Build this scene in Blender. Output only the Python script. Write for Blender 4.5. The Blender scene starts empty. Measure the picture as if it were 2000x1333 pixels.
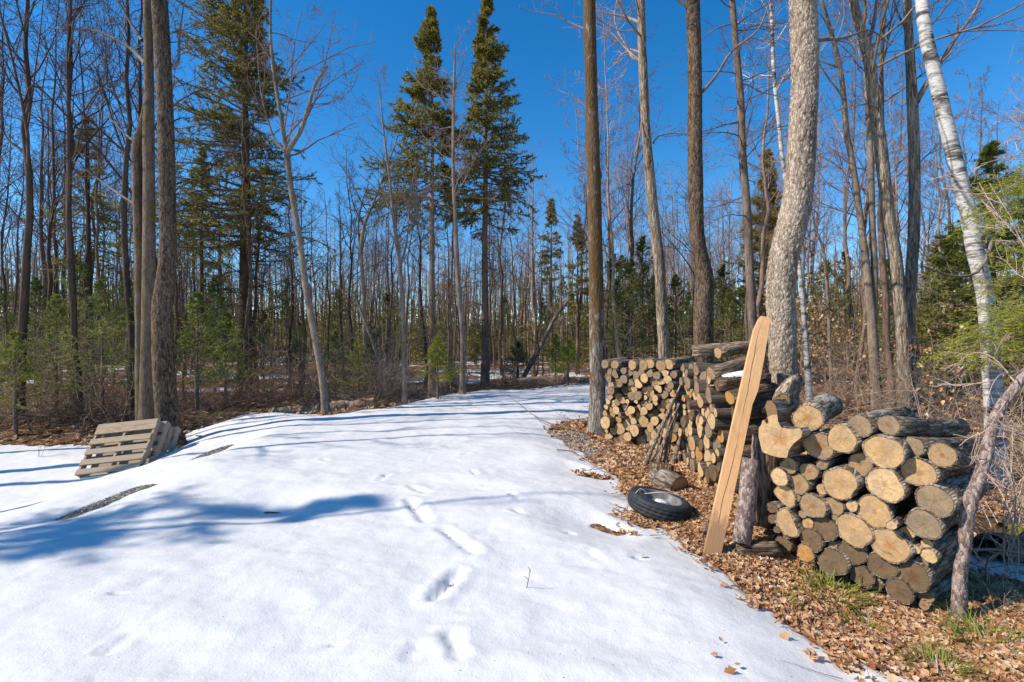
import bpy, math, random
import numpy as np
from mathutils import Vector, Matrix

S = bpy.context.scene
COL = S.collection
F = 950.0                      # focal length in photo pixels (2000 wide)
EYE = 1.6
# ------------------------------------------------------------------ camera, sky, sun
cam = bpy.data.objects.new('camera', bpy.data.cameras.new('camera'))
COL.objects.link(cam); S.camera = cam
cam.data.sensor_width = 36; cam.data.lens = F / 2000 * 36
cam.data.clip_end = 1500; cam.data.clip_start = 0.05
cam.location = (0, 0, EYE); cam.rotation_euler = (math.radians(90), 0, 0)
SUN_TO = Vector((-0.97, -0.24, 0)).normalized(); SUN_EL = math.radians(39)
SUN_AZ = math.atan2(SUN_TO.x, SUN_TO.y)
W = bpy.data.worlds.new('World'); S.world = W; W.use_nodes = True
wn = W.node_tree; bg = wn.nodes['Background']
sky = wn.nodes.new('ShaderNodeTexSky'); sky.sky_type = 'NISHITA'; sky.sun_disc = False
sky.sun_elevation = SUN_EL; sky.sun_rotation = SUN_AZ
sky.altitude = 2500; sky.air_density = 1.25; sky.dust_density = 0.0; sky.ozone_density = 2.6
hs = wn.nodes.new('ShaderNodeHueSaturation'); hs.inputs['Saturation'].default_value = 1.38; hs.inputs['Value'].default_value = 1.2
wn.links.new(sky.outputs[0], hs.inputs['Color']); wn.links.new(hs.outputs[0], bg.inputs[0]); bg.inputs[1].default_value = 0.115
sun = bpy.data.lights.new('sun', 'SUN'); sun.energy = 4.1; sun.angle = math.radians(0.53); sun.color = (1, 0.915, 0.78)
so = bpy.data.objects.new('sun', sun); COL.objects.link(so)
sd = Vector((SUN_TO.x * math.cos(SUN_EL), SUN_TO.y * math.cos(SUN_EL), math.sin(SUN_EL)))
so.rotation_euler = sd.to_track_quat('Z', 'Y').to_euler()
S.view_settings.view_transform = 'Standard'; S.view_settings.look = 'None'
S.view_settings.exposure = 0.5; S.view_settings.gamma = 1

R = np.random.default_rng(7)
# ------------------------------------------------------------------ noise
def vnoise(x, y, seed=0):
    x = np.asarray(x, float); y = np.asarray(y, float)
    xi = np.floor(x).astype(np.int64); yi = np.floor(y).astype(np.int64); xf = x - xi; yf = y - yi
    def h(a, b):
        n = (a * 374761393 + b * 668265263 + seed * 974634777) & 0x7fffffff
        n = ((n ^ (n >> 13)) * 1274126177) & 0x7fffffff
        return ((n ^ (n >> 16)) & 0xffff) / 65535.0
    u = xf * xf * (3 - 2 * xf); v = yf * yf * (3 - 2 * yf)
    return (h(xi, yi) * (1 - u) + h(xi + 1, yi) * u) * (1 - v) + (h(xi, yi + 1) * (1 - u) + h(xi + 1, yi + 1) * u) * v
def fbm(x, y, o=4, seed=0):
    s = 0; a = 0.5
    for i in range(o):
        s = s + a * vnoise(x * 2 ** i, y * 2 ** i, seed + i * 17); a *= 0.5
    return s / (1 - 0.5 ** o)
def worley(u, v, per, seed=0):
    """F1 and F2 of a cell pattern, u periodic with period per (integer)."""
    ui = np.floor(u).astype(np.int64); vi = np.floor(v).astype(np.int64)
    f1 = np.full(u.shape, 9.0); f2 = np.full(u.shape, 9.0); cid = np.zeros(u.shape)
    for a in (-1, 0, 1):
        for b in (-1, 0, 1):
            cu = ui + a; cv = vi + b; m = np.mod(cu, per)
            def h(k):
                n = (m * 73856093 ^ cv * 19349663 ^ (seed * 83492791 + k * 2971215073)) & 0x7fffffff
                n = ((n ^ (n >> 13)) * 1274126177) & 0x7fffffff
                return ((n ^ (n >> 15)) & 0xffff) / 65535.0
            d = np.hypot(cu + h(1) * 0.9 - u, cv + h(2) * 0.9 - v)
            nf1 = d < f1
            f2 = np.where(nf1, f1, np.minimum(f2, d)); cid = np.where(nf1, h(3), cid); f1 = np.where(nf1, d, f1)
    return f1, f2, cid
def sstep(a, b, x):
    t = np.clip((x - a) / (b - a), 0, 1); return t * t * (3 - 2 * t)
def norm(v): return v / np.maximum(np.linalg.norm(v, axis=-1, keepdims=True), 1e-9)

# ------------------------------------------------------------------ terrain
XS_Y = [-20, 0, 9, 11, 12.3, 14, 17, 20, 30, 60, 200]
XS_X = [-4.4, -4.4, -4.5, -4.2, -3.0, -1.5, 1.0, 4, 8, 12, 20]
def H(x, y):
    x = np.asarray(x, float); y = np.asarray(y, float)
    dl = np.interp(y, XS_Y, XS_X) - x
    h = -np.interp(y, [6.8, 7.8, 9.8, 14], [0.68, 0.55, 0.17, 0.22]) * sstep(-0.7, 2.3, dl)
    h = h - 0.22 * sstep(2.9, 4.6, x) * (1 - sstep(6, 9, y))
    h = h - 0.09 * np.exp(-(((x - 2.35) / .75) ** 2 + ((y - 3.1) / .6) ** 2) ** 2)
    h = h + 0.05 * (fbm(x * 0.5, y * 0.5, 3, 5) - 0.5) * sstep(1.2, 3, np.abs(x + 1.5) / 1.2)
    h = h + 0.35 * (fbm(x * 0.06, y * 0.06, 2, 9) - 0.5) * sstep(14, 40, np.hypot(x, y))
    h = h + 7.0 * sstep(62, 140, np.hypot(x, y)) * (0.8 + 0.4 * vnoise(x * 0.03, y * 0.03, 19))
    return h
def G(px, py):
    """ground point seen at a photo pixel"""
    y = np.concatenate([np.arange(1, 20, 0.01), np.arange(20, 120, 0.1)])
    x = (px - 1000) / F * y; z = EYE + (667 - py) / F * y
    i = np.argmax(z < H(x, y))
    if i == 0: i = len(y) - 1
    return np.array([x[i], y[i], float(H(x[i], y[i]))])
def P(px, py, d): return np.array([(px - 1000) / F * d, d, EYE + (667 - py) / F * d])

# ------------------------------------------------------------------ mesh builder
class MB:
    def __init__(s): s.v = []; s.q = []; s.t = []; s.n = 0; s.qm = []; s.tm = []
    def add(s, v, q=None, t=None, m=0):
        v = np.asarray(v, float).reshape(-1, 3); s.v.append(v)
        if q is not None and len(q): s.q.append(np.asarray(q) + s.n); s.qm.append(np.full(len(q), m))
        if t is not None and len(t): s.t.append(np.asarray(t) + s.n); s.tm.append(np.full(len(t), m))
        s.n += len(v)
    def mesh(s, name, mats, smooth=True):
        v = np.concatenate(s.v) if s.v else np.zeros((0, 3))
        q = np.concatenate(s.q) if s.q else np.zeros((0, 4), int); t = np.concatenate(s.t) if s.t else np.zeros((0, 3), int)
        me = bpy.data.meshes.new(name)
        me.vertices.add(len(v)); me.vertices.foreach_set('co', v.astype(np.float32).ravel())
        me.loops.add(q.size + t.size); me.loops.foreach_set('vertex_index', np.concatenate([q.ravel(), t.ravel()]).astype(np.int32))
        n = len(q) + len(t); me.polygons.add(n)
        st = np.concatenate([np.arange(len(q)) * 4, q.size + np.arange(len(t)) * 3]).astype(np.int32)
        me.polygons.foreach_set('loop_start', st)
        me.polygons.foreach_set('use_smooth', np.full(n, smooth))
        for m in (mats if isinstance(mats, (list, tuple)) else [mats]): me.materials.append(m)
        mi = np.concatenate([np.concatenate(s.qm) if s.qm else np.zeros(0), np.concatenate(s.tm) if s.tm else np.zeros(0)]).astype(np.int32)
        me.polygons.foreach_set('material_index', mi)
        me.update(calc_edges=True); me.validate(); return me
    def obj(s, name, mats, parent=None, loc=None, smooth=True):
        o = bpy.data.objects.new(name, s.mesh(name, mats, smooth)); COL.objects.link(o)
        if parent is not None: o.parent = parent
        if loc is not None: o.location = loc
        return o
def tag(o, label=None, cat=None, group=None, kind=None):
    if label: o['label'] = label
    if cat: o['category'] = cat
    if group: o['group'] = group
    if kind: o['kind'] = kind
    return o
def empty(name, loc, label=None, cat=None, group=None, rz=0):
    o = bpy.data.objects.new(name, None); COL.objects.link(o); o.location = [float(c) for c in loc]
    o.rotation_euler = (0, 0, rz); o.empty_display_size = 0.1
    return tag(o, label, cat, group)
def copy_tree(o, parent=None):
    c = o.copy(); COL.objects.link(c)
    c.parent = parent
    for ch in list(KIDS.get(o.name, [])):
        cc = ch.copy(); COL.objects.link(cc); cc.parent = c
    return c
KIDS = {}
def reg(root, *kids):
    KIDS[root.name] = list(kids); return root

def tubes(mb, paths, radii, sides=3, cap=False, m=0):
    paths = np.asarray(paths, float); radii = np.asarray(radii, float)
    M, n, _ = paths.shape
    t = np.gradient(paths, axis=1); t = norm(t)
    ref = np.where(np.abs(norm(paths[:, -1] - paths[:, 0])[:, 2:3]) > 0.8, np.array([[1.0, 0.13, 0]]), np.array([[0, 0.1, 1.0]]))[:, None, :]
    a = norm(np.cross(t, np.broadcast_to(ref, t.shape))); b = np.cross(t, a)
    th = np.arange(sides) / sides * 2 * np.pi
    v = paths[:, :, None, :] + radii[:, :, None, None] * (a[:, :, None, :] * np.cos(th)[None, None, :, None] + b[:, :, None, :] * np.sin(th)[None, None, :, None])
    i = np.arange(M)[:, None, None] * n * sides + np.arange(n - 1)[None, :, None] * sides
    k = np.arange(sides)[None, None, :]; k2 = (k + 1) % sides
    q = np.stack([i + k, i + k2, i + sides + k2, i + sides + k], -1).reshape(-1, 4)
    mb.add(v.reshape(-1, 3), q, m=m)
    if cap:
        for j in range(M):
            for e, s_ in ((0, 1), (n - 1, -1)):
                c = paths[j, e]; ring = v[j, e]
                mb.add(np.vstack([c, ring]), None, [(0, 1 + kk, 1 + (kk + 1) % sides) for kk in range(sides)], m=m)

def march(P0, D, L, n, wob, up, rng):
    P0 = np.array(P0, float); D = norm(np.array(D, float)); pts = [P0]
    L = np.asarray(L, float)[:, None]
    for k in range(n):
        D = norm(D + wob * rng.standard_normal(D.shape) + np.array([0, 0, 1.0]) * up)
        pts.append(pts[-1] + D * L / n)
    return np.stack(pts, 1)
def kids(paths, radii, lens, K, t0, t1, ang, lf, rf, rng, flat=0.0, rmax=None):
    """K children on each path"""
    M, n, _ = paths.shape
    t = (t0 + (t1 - t0) * (np.arange(K)[None, :] + rng.random((M, K))) / K)
    f = t * (n - 1); i = np.minimum(f.astype(int), n - 2); w = (f - i)[..., None]
    mi = np.arange(M)[:, None]
    p = paths[mi, i] * (1 - w) + paths[mi, i + 1] * w
    d = norm(paths[mi, i + 1] - paths[mi, i])
    s = rng.standard_normal(d.shape); s[..., 2] *= (1 - flat)
    s = norm(s - (s * d).sum(-1, keepdims=True) * d)
    an = np.radians(ang[0] + (ang[1] - ang[0]) * rng.random((M, K)))[..., None]
    D = d * np.cos(an) + s * np.sin(an)
    L = lens[:, None] * (lf[0] + (lf[1] - lf[0]) * rng.random((M, K))) * (1 - 0.55 * t)
    rr = radii[mi, i] * (1 - w[..., 0]) + radii[mi, i + 1] * w[..., 0]
    return p.reshape(-1, 3), D.reshape(-1, 3), L.ravel(), (rr * rf).ravel()
def taper(r, n, end=0.25):
    return np.asarray(r)[:, None] * (1 - (1 - end) * np.linspace(0, 1, n)[None, :] ** 0.8)

def branch_system(mb, P0, D, L, Rr, rng, levels=3, K=(7, 5), wob=0.14, up=0.05, sides=(5, 3, 3), mind=0.0028, ang=(30, 60), segs=(7, 5, 4)):
    n = segs[0]
    pa = march(P0, D, L, n, wob, up, rng); ra = np.maximum(taper(Rr, n + 1), mind)
    tubes(mb, pa, ra, sides[0]); LL = np.asarray(L)
    tips = pa
    for lv in range(1, levels):
        p, d, LL, r = kids(pa, ra, LL, K[lv - 1], 0.15, 0.97, ang, (0.35, 0.7), 0.6, rng)
        pa = march(p, d, LL, segs[min(lv, 2)], wob * 1.2, up, rng); ra = np.maximum(taper(r, segs[min(lv, 2)] + 1, 0.4), mind)
        tubes(mb, pa, ra, sides[min(lv, 2)]); tips = pa
    return tips

# ------------------------------------------------------------------ materials
def mat(name):
    m = bpy.data.materials.new(name); m.use_nodes = True
    return m, m.node_tree, m.node_tree.nodes['Principled BSDF']
class NT:
    def __init__(s, nt): s.nt = nt
    def n(s, t, **k):
        a = s.nt.nodes.new('ShaderNode' + t)
        for kk, vv in k.items():
            if kk in a.bl_rna.properties: setattr(a, kk, vv)
            else: a.inputs[kk.replace('_', ' ')].default_value = vv
        return a
    def l(s, a, b): s.nt.links.new(a, b)
    def m(s, op, a, b=None, c=None):
        x = s.nt.nodes.new('ShaderNodeMath'); x.operation = op
        for i, q in enumerate((a, b, c)):
            if q is None: continue
            if isinstance(q, (int, float)): x.inputs[i].default_value = q
            else: s.nt.links.new(q, x.inputs[i])
        return x.outputs[0]
    def mix(s, f, a, b, mode='MIX'):
        x = s.nt.nodes.new('ShaderNodeMix'); x.data_type = 'RGBA'; x.blend_type = mode
        for sock, q in ((x.inputs[0], f), (x.inputs[6], a), (x.inputs[7], b)):
            if isinstance(q, (int, float)): sock.default_value = q
            elif isinstance(q, tuple): sock.default_value = (*q, 1) if len(q) == 3 else q
            else: s.nt.links.new(q, sock)
        return x.outputs[2]
    def ramp(s, f, stops, interp='LINEAR'):
        x = s.nt.nodes.new('ShaderNodeValToRGB'); e = x.color_ramp.elements; x.color_ramp.interpolation = interp
        while len(e) < len(stops): e.new(0.5)
        for i, (p, c) in enumerate(stops): e[i].position = p; e[i].color = (*c, 1) if len(c) == 3 else c
        s.nt.links.new(f, x.inputs[0]); return x.outputs[0]
    def coord(s, which='Object', scale=(1, 1, 1)):
        tc = s.nt.nodes.new('ShaderNodeTexCoord'); mp = s.nt.nodes.new('ShaderNodeMapping'); mp.inputs['Scale'].default_value = scale
        s.nt.links.new(tc.outputs[which], mp.inputs[0]); return mp.outputs[0]
    def noise(s, v, scale, detail=4, rough=0.6, dist=0):
        x = s.n('TexNoise'); x.inputs['Scale'].default_value = scale; x.inputs['Detail'].default_value = detail
        x.inputs['Roughness'].default_value = rough; x.inputs['Distortion'].default_value = dist
        s.l(v, x.inputs['Vector']); return x.outputs['Fac']
    def bump(s, b, h, strength, dist):
        x = s.n('Bump'); x.inputs['Strength'].default_value = strength; x.inputs['Distance'].default_value = dist
        s.l(h, x.inputs['Height']); s.l(x.outputs[0], b.inputs['Normal'])
def bark_mat(name, dark, light, scale=(1, 1, 0.35), vs=22, bump=0.8, bd=0.012, moss=None, moss_amt=0.55, objcol=False, lichen=None, edge=0.5, cells=0.35, mossz=None):
    m, nt, b = mat(name); N = NT(nt)
    v = N.coord('Object', scale)
    nv = N.n('TexNoise'); nv.inputs['Scale'].default_value = vs * 0.9; nv.inputs['Detail'].default_value = 4; N.l(v, nv.inputs['Vector'])
    mv = N.n('VectorMath'); mv.operation = 'MULTIPLY_ADD'; N.l(nv.outputs['Color'], mv.inputs[0]); mv.inputs[1].default_value = (1.1 / vs,) * 3; N.l(v, mv.inputs[2])
    n1 = N.noise(v, vs * 2.2, 6, 0.72); n2 = N.noise(v, 3.0, 3); n3 = N.noise(mv.outputs[0], vs * 0.7, 4, 0.6)
    f = N.m('ADD', N.m('MULTIPLY', n1, 0.75), N.m('MULTIPLY', n2, 0.4))
    f = N.m('ADD', f, N.m('MULTIPLY', N.m('SUBTRACT', n3, 0.5), 0.5))
    hgt = N.m('ADD', N.m('MULTIPLY', n3, 0.6), N.m('MULTIPLY', n1, 0.4))
    if edge > 0:
        vo = N.n('TexVoronoi'); vo.feature = 'DISTANCE_TO_EDGE'; vo.inputs['Scale'].default_value = vs; N.l(mv.outputs[0], vo.inputs['Vector'])
        cell = N.n('TexVoronoi'); cell.inputs['Scale'].default_value = vs; N.l(mv.outputs[0], cell.inputs['Vector'])
        sx = N.n('SeparateColor'); N.l(cell.outputs['Color'], sx.inputs[0])
        f = N.m('ADD', f, N.m('MULTIPLY', N.m('SUBTRACT', sx.outputs[0], 0.5), cells))
        hgt = N.m('ADD', N.m('MINIMUM', N.m('MULTIPLY', vo.outputs['Distance'], 1.5), 0.35), N.m('ADD', N.m('MULTIPLY', hgt, 0.35), N.m('MULTIPLY', sx.outputs[0], 0.2)))
    c = N.ramp(f, [(0.38, dark), (0.72, light)])
    if edge > 0:
        ed = N.ramp(vo.outputs['Distance'], [(0.0, (edge, edge, edge)), (0.16, (0, 0, 0))])
        c = N.mix(ed, c, tuple(x * 0.5 for x in dark))
    if lichen:
        ln = N.noise(v, 7, 4, 0.7); c = N.mix(N.ramp(ln, [(0.56, (0, 0, 0)), (0.62, (1, 1, 1))]), c, lichen)
    if moss:
        mn = N.noise(N.coord('Object', (1, 1, 0.45)), 4.5, 6, 0.75)
        if mossz:
            tc = N.n('TexCoord'); sz = N.n('SeparateXYZ'); N.l(tc.outputs['Object'], sz.inputs[0])
            mn = N.m('ADD', mn, N.m('MULTIPLY', N.m('SUBTRACT', N.m('MINIMUM', sz.outputs[2], mossz[1]), mossz[0]), mossz[2]))
        c = N.mix(N.ramp(mn, [(moss_amt - 0.05, (0, 0, 0)), (moss_amt + 0.05, (0.85, 0.85, 0.85))]), c, N.mix(n1, tuple(x * .4 for x in moss), moss))
    if objcol:
        oi = N.n('ObjectInfo'); c = N.mix(1.0, c, oi.outputs['Color'], 'MULTIPLY')
    N.l(c, b.inputs['Base Color']); b.inputs['Roughness'].default_value = 0.9; b.inputs['Specular IOR Level'].default_value = 0.15
    N.bump(b, hgt, bump, bd)
    return m
def plain(name, c1, c2, scale=8, rough=0.9, obj=False, coord='Object', bump=0.0, stretch=(1, 1, 1)):
    m, nt, b = mat(name); N = NT(nt); f = N.noise(N.coord(coord, stretch), scale, 5, 0.65)
    c = N.ramp(f, [(0.3, c1), (0.7, c2)])
    if obj:
        oi = N.n('ObjectInfo'); c = N.mix(1.0, c, oi.outputs['Color'], 'MULTIPLY')
    N.l(c, b.inputs['Base Color']); b.inputs['Roughness'].default_value = rough; b.inputs['Specular IOR Level'].default_value = 0.2
    if bump: N.bump(b, f, bump, 0.01)
    return m
def foliage(name, c1, c2, c3):
    m, nt, b = mat(name); N = NT(nt); g = N.n('NewGeometry')
    f = N.noise(N.coord('Object'), 1.6, 3)
    t = N.m('ADD', N.m('MULTIPLY', g.outputs['Random Per Island'], 0.5), N.m('MULTIPLY', f, 0.7))
    c = N.ramp(t, [(0.25, c1), (0.55, c2), (0.85, c3)])
    oi = N.n('ObjectInfo'); c = N.mix(1.0, c, oi.outputs['Color'], 'MULTIPLY')
    N.l(c, b.inputs['Base Color']); b.inputs['Roughness'].default_value = 0.6; b.inputs['Specular IOR Level'].default_value = 0.35
    tr = N.n('BsdfTranslucent'); N.l(c, tr.inputs[0]); mx = N.n('MixShader'); mx.inputs[0].default_value = 0.3
    out = nt.nodes['Material Output']; N.l(b.outputs[0], mx.inputs[1]); N.l(tr.outputs[0], mx.inputs[2]); N.l(mx.outputs[0], out.inputs[0])
    return m
M = {}
M['scaly'] = bark_mat('scaly_bark', (0.11, 0.08, 0.06), (0.60, 0.47, 0.355), (1, 1, 0.38), 42, 1.0, 0.012, edge=0.45, cells=0.15)
M['scaly_dark'] = bark_mat('dark_scaly_bark', (0.04, 0.027, 0.019), (0.215, 0.15, 0.10), (1, 1, 0.3), 42, 1.0, 0.012, moss=(0.12, 0.09, 0.02), moss_amt=0.66, edge=0.4, cells=0.3)
M['ridged'] = bark_mat('ridged_bark', (0.085, 0.06, 0.042), (0.47, 0.375, 0.28), (1, 1, 0.13), 34, 1.0, 0.014, moss=(0.20, 0.14, 0.035), moss_amt=0.66, edge=0.6, cells=0.25)
M['mossy'] = bark_mat('mossy_bark', (0.10, 0.08, 0.065), (0.46, 0.40, 0.33), (1, 1, 0.14), 36, 1.0, 0.012, moss=(0.15, 0.075, 0.018), moss_amt=0.50, edge=0.6, cells=0.25, mossz=(1.6, 3.4, 0.06))
M['smooth'] = bark_mat('smooth_grey_bark', (0.09, 0.065, 0.05), (0.33, 0.26, 0.20), (1, 1, 0.35), 14, 0.5, 0.006, moss=(0.15, 0.10, 0.03), moss_amt=0.66, edge=0)
M['mossy_grey'] = bark_mat('mossy_grey_bark', (0.055, 0.038, 0.026), (0.24, 0.175, 0.12), (1, 1, 0.3), 20, 0.7, 0.01, moss=(0.20, 0.14, 0.02), moss_amt=0.58, edge=0)
M['wood_grey'] = bark_mat('forest_bark', (0.06, 0.042, 0.033), (0.27, 0.205, 0.155), (1, 1, 0.22), 18, 0.6, 0.01, objcol=True, edge=0)
M['twig'] = plain('twig_bark', (0.12, 0.088, 0.08), (0.28, 0.22, 0.20), 3, 0.85, obj=True)
M['pink'] = bark_mat('pinkish_pine_bark', (0.14, 0.085, 0.07), (0.42, 0.33, 0.285), (1, 1, 0.5), 60, 0.8, 0.008, edge=0.3, cells=0.4)
M['log_bark'] = bark_mat('log_bark', (0.07, 0.05, 0.036), (0.40, 0.315, 0.235), (1, 1, 0.16), 40, 1.0, 0.012, objcol=True, lichen=(0.44, 0.385, 0.32), edge=0.7, cells=0.3)
M['moss_log'] = bark_mat('mossy_log_bark', (0.07, 0.05, 0.03), (0.26, 0.18, 0.11), (1, 1, 0.3), 16, 0.9, 0.012, moss=(0.26, 0.22, 0.03), moss_amt=0.50, edge=0)
M['rotten'] = bark_mat('rotten_wood', (0.22, 0.11, 0.05), (0.58, 0.40, 0.26), (1, 1, 0.12), 16, 0.9, 0.014, edge=0.4)
def birch_mat():
    m, nt, b = mat('birch_bark'); N = NT(nt)
    v = N.coord('Object', (2.2, 2.2, 16)); f = N.noise(v, 1.0, 4, 0.7, 0.4)
    v2 = N.coord('Object', (1.0, 1.0, 2.2)); f2 = N.noise(v2, 1.7, 4, 0.6, 0.6)
    v3 = N.coord('Object', (14, 14, 60)); f3 = N.noise(v3, 1.0, 4, 0.7)
    base = N.ramp(f3, [(0.3, (0.36, 0.31, 0.27)), (0.58, (0.68, 0.65, 0.61))])
    s1 = N.ramp(f, [(0.54, (0, 0, 0)), (0.60, (1, 1, 1))]); s2 = N.ramp(f2, [(0.49, (0, 0, 0)), (0.58, (1, 1, 1))])
    fm = N.noise(v, 2.4, 3, 0.6)
    k = N.m('MAXIMUM', N.m('MULTIPLY', s1, N.m('ADD', f2, 0.15)), N.m('MULTIPLY', s2, N.ramp(fm, [(0.36, (0, 0, 0)), (0.48, (1, 1, 1))])))
    c = N.mix(k, base, (0.055, 0.045, 0.04)); N.l(c, b.inputs['Base Color']); b.inputs['Roughness'].default_value = 0.65
    N.bump(b, N.m('SUBTRACT', f3, k), 0.5, 0.005); return m
M['birch'] = birch_mat()
M['spruce'] = foliage('spruce_needles', (0.07, 0.08, 0.018), (0.22, 0.20, 0.042), (0.42, 0.34, 0.075))
M['fir'] = foliage('fir_needles', (0.04, 0.065, 0.022), (0.12, 0.165, 0.045), (0.30, 0.33, 0.10))
M['hemlock'] = foliage('hemlock_needles', (0.16, 0.20, 0.02), (0.40, 0.41, 0.045), (0.62, 0.58, 0.075))
def cut_mat():
    m, nt, b = mat('cut_wood_end'); N = NT(nt)
    uv = N.n('UVMap'); sx = N.n('SeparateXYZ'); N.l(uv.outputs[0], sx.inputs[0])
    u, v = sx.outputs[0], sx.outputs[1]
    r = N.m('SQRT', N.m('ADD', N.m('MULTIPLY', u, u), N.m('MULTIPLY', v, v))); th = N.m('ARCTAN2', v, u)
    oi = N.n('ObjectInfo'); rnd = oi.outputs['Random']
    off = N.n('VectorMath'); off.operation = 'ADD'; cb = N.n('CombineXYZ'); N.l(N.m('MULTIPLY', rnd, 50), cb.inputs[0]); N.l(N.m('MULTIPLY', rnd, 31), cb.inputs[2])
    N.l(uv.outputs[0], off.inputs[0]); N.l(cb.outputs[0], off.inputs[1]); q = off.outputs[0]
    n1 = N.noise(q, 2.5, 4); n2 = N.noise(q, 14, 5, 0.7); n3 = N.noise(q, 1.3, 2)
    rr = N.m('ADD', r, N.m('MULTIPLY', N.m('SUBTRACT', n1, 0.5), 0.22))
    ring = N.m('SINE', N.m('MULTIPLY', rr, 95))
    heart = N.m('ADD', 0.12, N.m('MULTIPLY', N.m('POWER', N.m('FRACT', N.m('MULTIPLY', rnd, 7.3)), 1.5), 0.42))
    hm = N.m('SMOOTH_MIN', 1.0, N.m('DIVIDE', N.m('ADD', rr, N.m('MULTIPLY', N.m('SUBTRACT', n2, 0.5), 0.2)), heart), 0.2)
    kind = N.m('GREATER_THAN', N.m('FRACT', N.m('MULTIPLY', rnd, 13.7)), 0.45)
    sap = N.mix(n2, (0.44, 0.275, 0.125), (0.80, 0.585, 0.33))
    hcol = N.mix(kind, (0.52, 0.31, 0.12), (0.50, 0.20, 0.045))
    c = N.mix(N.m('POWER', hm, 3.0), hcol, sap)
    c = N.mix(N.m('MULTIPLY', N.m('ADD', N.m('MULTIPLY', ring, 0.5), 0.5), 0.26), c, (0.16, 0.085, 0.035))
    c = N.mix(N.ramp(n3, [(0.40, (0, 0, 0)), (0.68, (0.75, 0.75, 0.75))]), c, (0.30, 0.24, 0.18))
    st1 = N.noise(q, 3.4, 6, 0.75, 1.2); c = N.mix(N.ramp(st1, [(0.42, (0, 0, 0)), (0.62, (0.65, 0.65, 0.65))]), c, (0.24, 0.17, 0.11))
    ray = N.n('TexNoise'); ray.noise_dimensions = '2D'; cr_ = N.n('CombineXYZ'); N.l(N.m('MULTIPLY', th, 9), cr_.inputs[0]); N.l(N.m('MULTIPLY', r, 1.2), cr_.inputs[1]); ray.inputs['Scale'].default_value = 2.2; ray.inputs['Detail'].default_value = 4; N.l(cr_.outputs[0], ray.inputs['Vector'])
    c = N.mix(N.ramp(ray.outputs['Fac'], [(0.40, (0.28, 0.28, 0.28)), (0.52, (0, 0, 0))]), c, (0.20, 0.12, 0.06))
    # radial checks
    w = N.m('ADD', N.m('MULTIPLY', th, 2.5), N.m('ADD', N.m('MULTIPLY', rnd, 60), N.m('MULTIPLY', N.m('SUBTRACT', n1, 0.5), 2.5)))
    ck = N.m('LESS_THAN', N.m('ABSOLUTE', N.m('SINE', w)), N.m('DIVIDE', N.m('MULTIPLY', 0.030, st1), N.m('MAXIMUM', r, 0.03)))
    lim = N.m('LESS_THAN', N.m('ADD', r, N.m('MULTIPLY', n3, 0.5)), 0.95)
    ck = N.m('MULTIPLY', N.m('MULTIPLY', ck, lim), N.m('GREATER_THAN', N.m('FRACT', N.m('MULTIPLY', rnd, 5.1)), 0.3))
    c = N.mix(N.m('MULTIPLY', ck, 0.85), c, (0.035, 0.022, 0.014))
    c = N.mix(N.m('GREATER_THAN', N.m('ADD', r, N.m('MULTIPLY', N.m('SUBTRACT', n2, 0.5), 0.05)), 0.965), c, (0.13, 0.085, 0.05))
    sw = N.n('TexNoise'); sw.inputs['Scale'].default_value = 9; 
    mp = N.n('Mapping'); mp.inputs['Scale'].default_value = (0.6, 5, 1); N.l(q, mp.inputs[0]); N.l(mp.outputs[0], sw.inputs['Vector'])
    c = N.mix(N.m('MULTIPLY', sw.outputs['Fac'], 0.6), c, (0.22, 0.14, 0.07))
    c = N.mix(1.0, c, oi.outputs['Color'], 'MULTIPLY')
    gm = N.n('Gamma'); N.l(c, gm.inputs[0]); gm.inputs[1].default_value = 1.0
    N.l(gm.outputs[0], b.inputs['Base Color']); b.inputs['Roughness'].default_value = 0.85; b.inputs['Specular IOR Level'].default_value = 0.2
    N.bump(b, N.m('SUBTRACT', N.m('ADD', n2, N.m('MULTIPLY', ring, 0.08)), N.m('MULTIPLY', ck, 2.0)), 0.5, 0.003)
    return m
M['cut'] = cut_mat()
def snow_mat():
    m, nt, b = mat('snow'); N = NT(nt); v = N.coord('Object')
    f = N.noise(v, 1.3, 6, 0.65); g = N.noise(v, 90, 4, 0.7); k = N.noise(v, 9, 5, 0.6)
    c = N.ramp(f, [(0.3, (0.73, 0.715, 0.695)), (0.7, (0.80, 0.78, 0.755))])
    sp = N.n('TexVoronoi'); sp.inputs['Scale'].default_value = 26; N.l(v, sp.inputs['Vector'])
    sc = N.n('SeparateColor'); N.l(sp.outputs['Color'], sc.inputs[0])
    dm = N.m('MULTIPLY', N.m('LESS_THAN', sp.outputs['Distance'], 0.09), N.m('GREATER_THAN', sc.outputs[0], 0.90))
    c = N.mix(dm, c, (0.10, 0.07, 0.05))
    N.l(c, b.inputs['Base Color']); b.inputs['Roughness'].default_value = 0.55; b.inputs['Specular IOR Level'].default_value = 0.3
    b.inputs['Subsurface Weight'].default_value = 0.0
    h = N.m('ADD', N.m('MULTIPLY', g, 0.13), N.m('MULTIPLY', k, 0.4)); N.bump(b, h, 0.5, 0.05)
    return m
M['snow'] = snow_mat()
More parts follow.
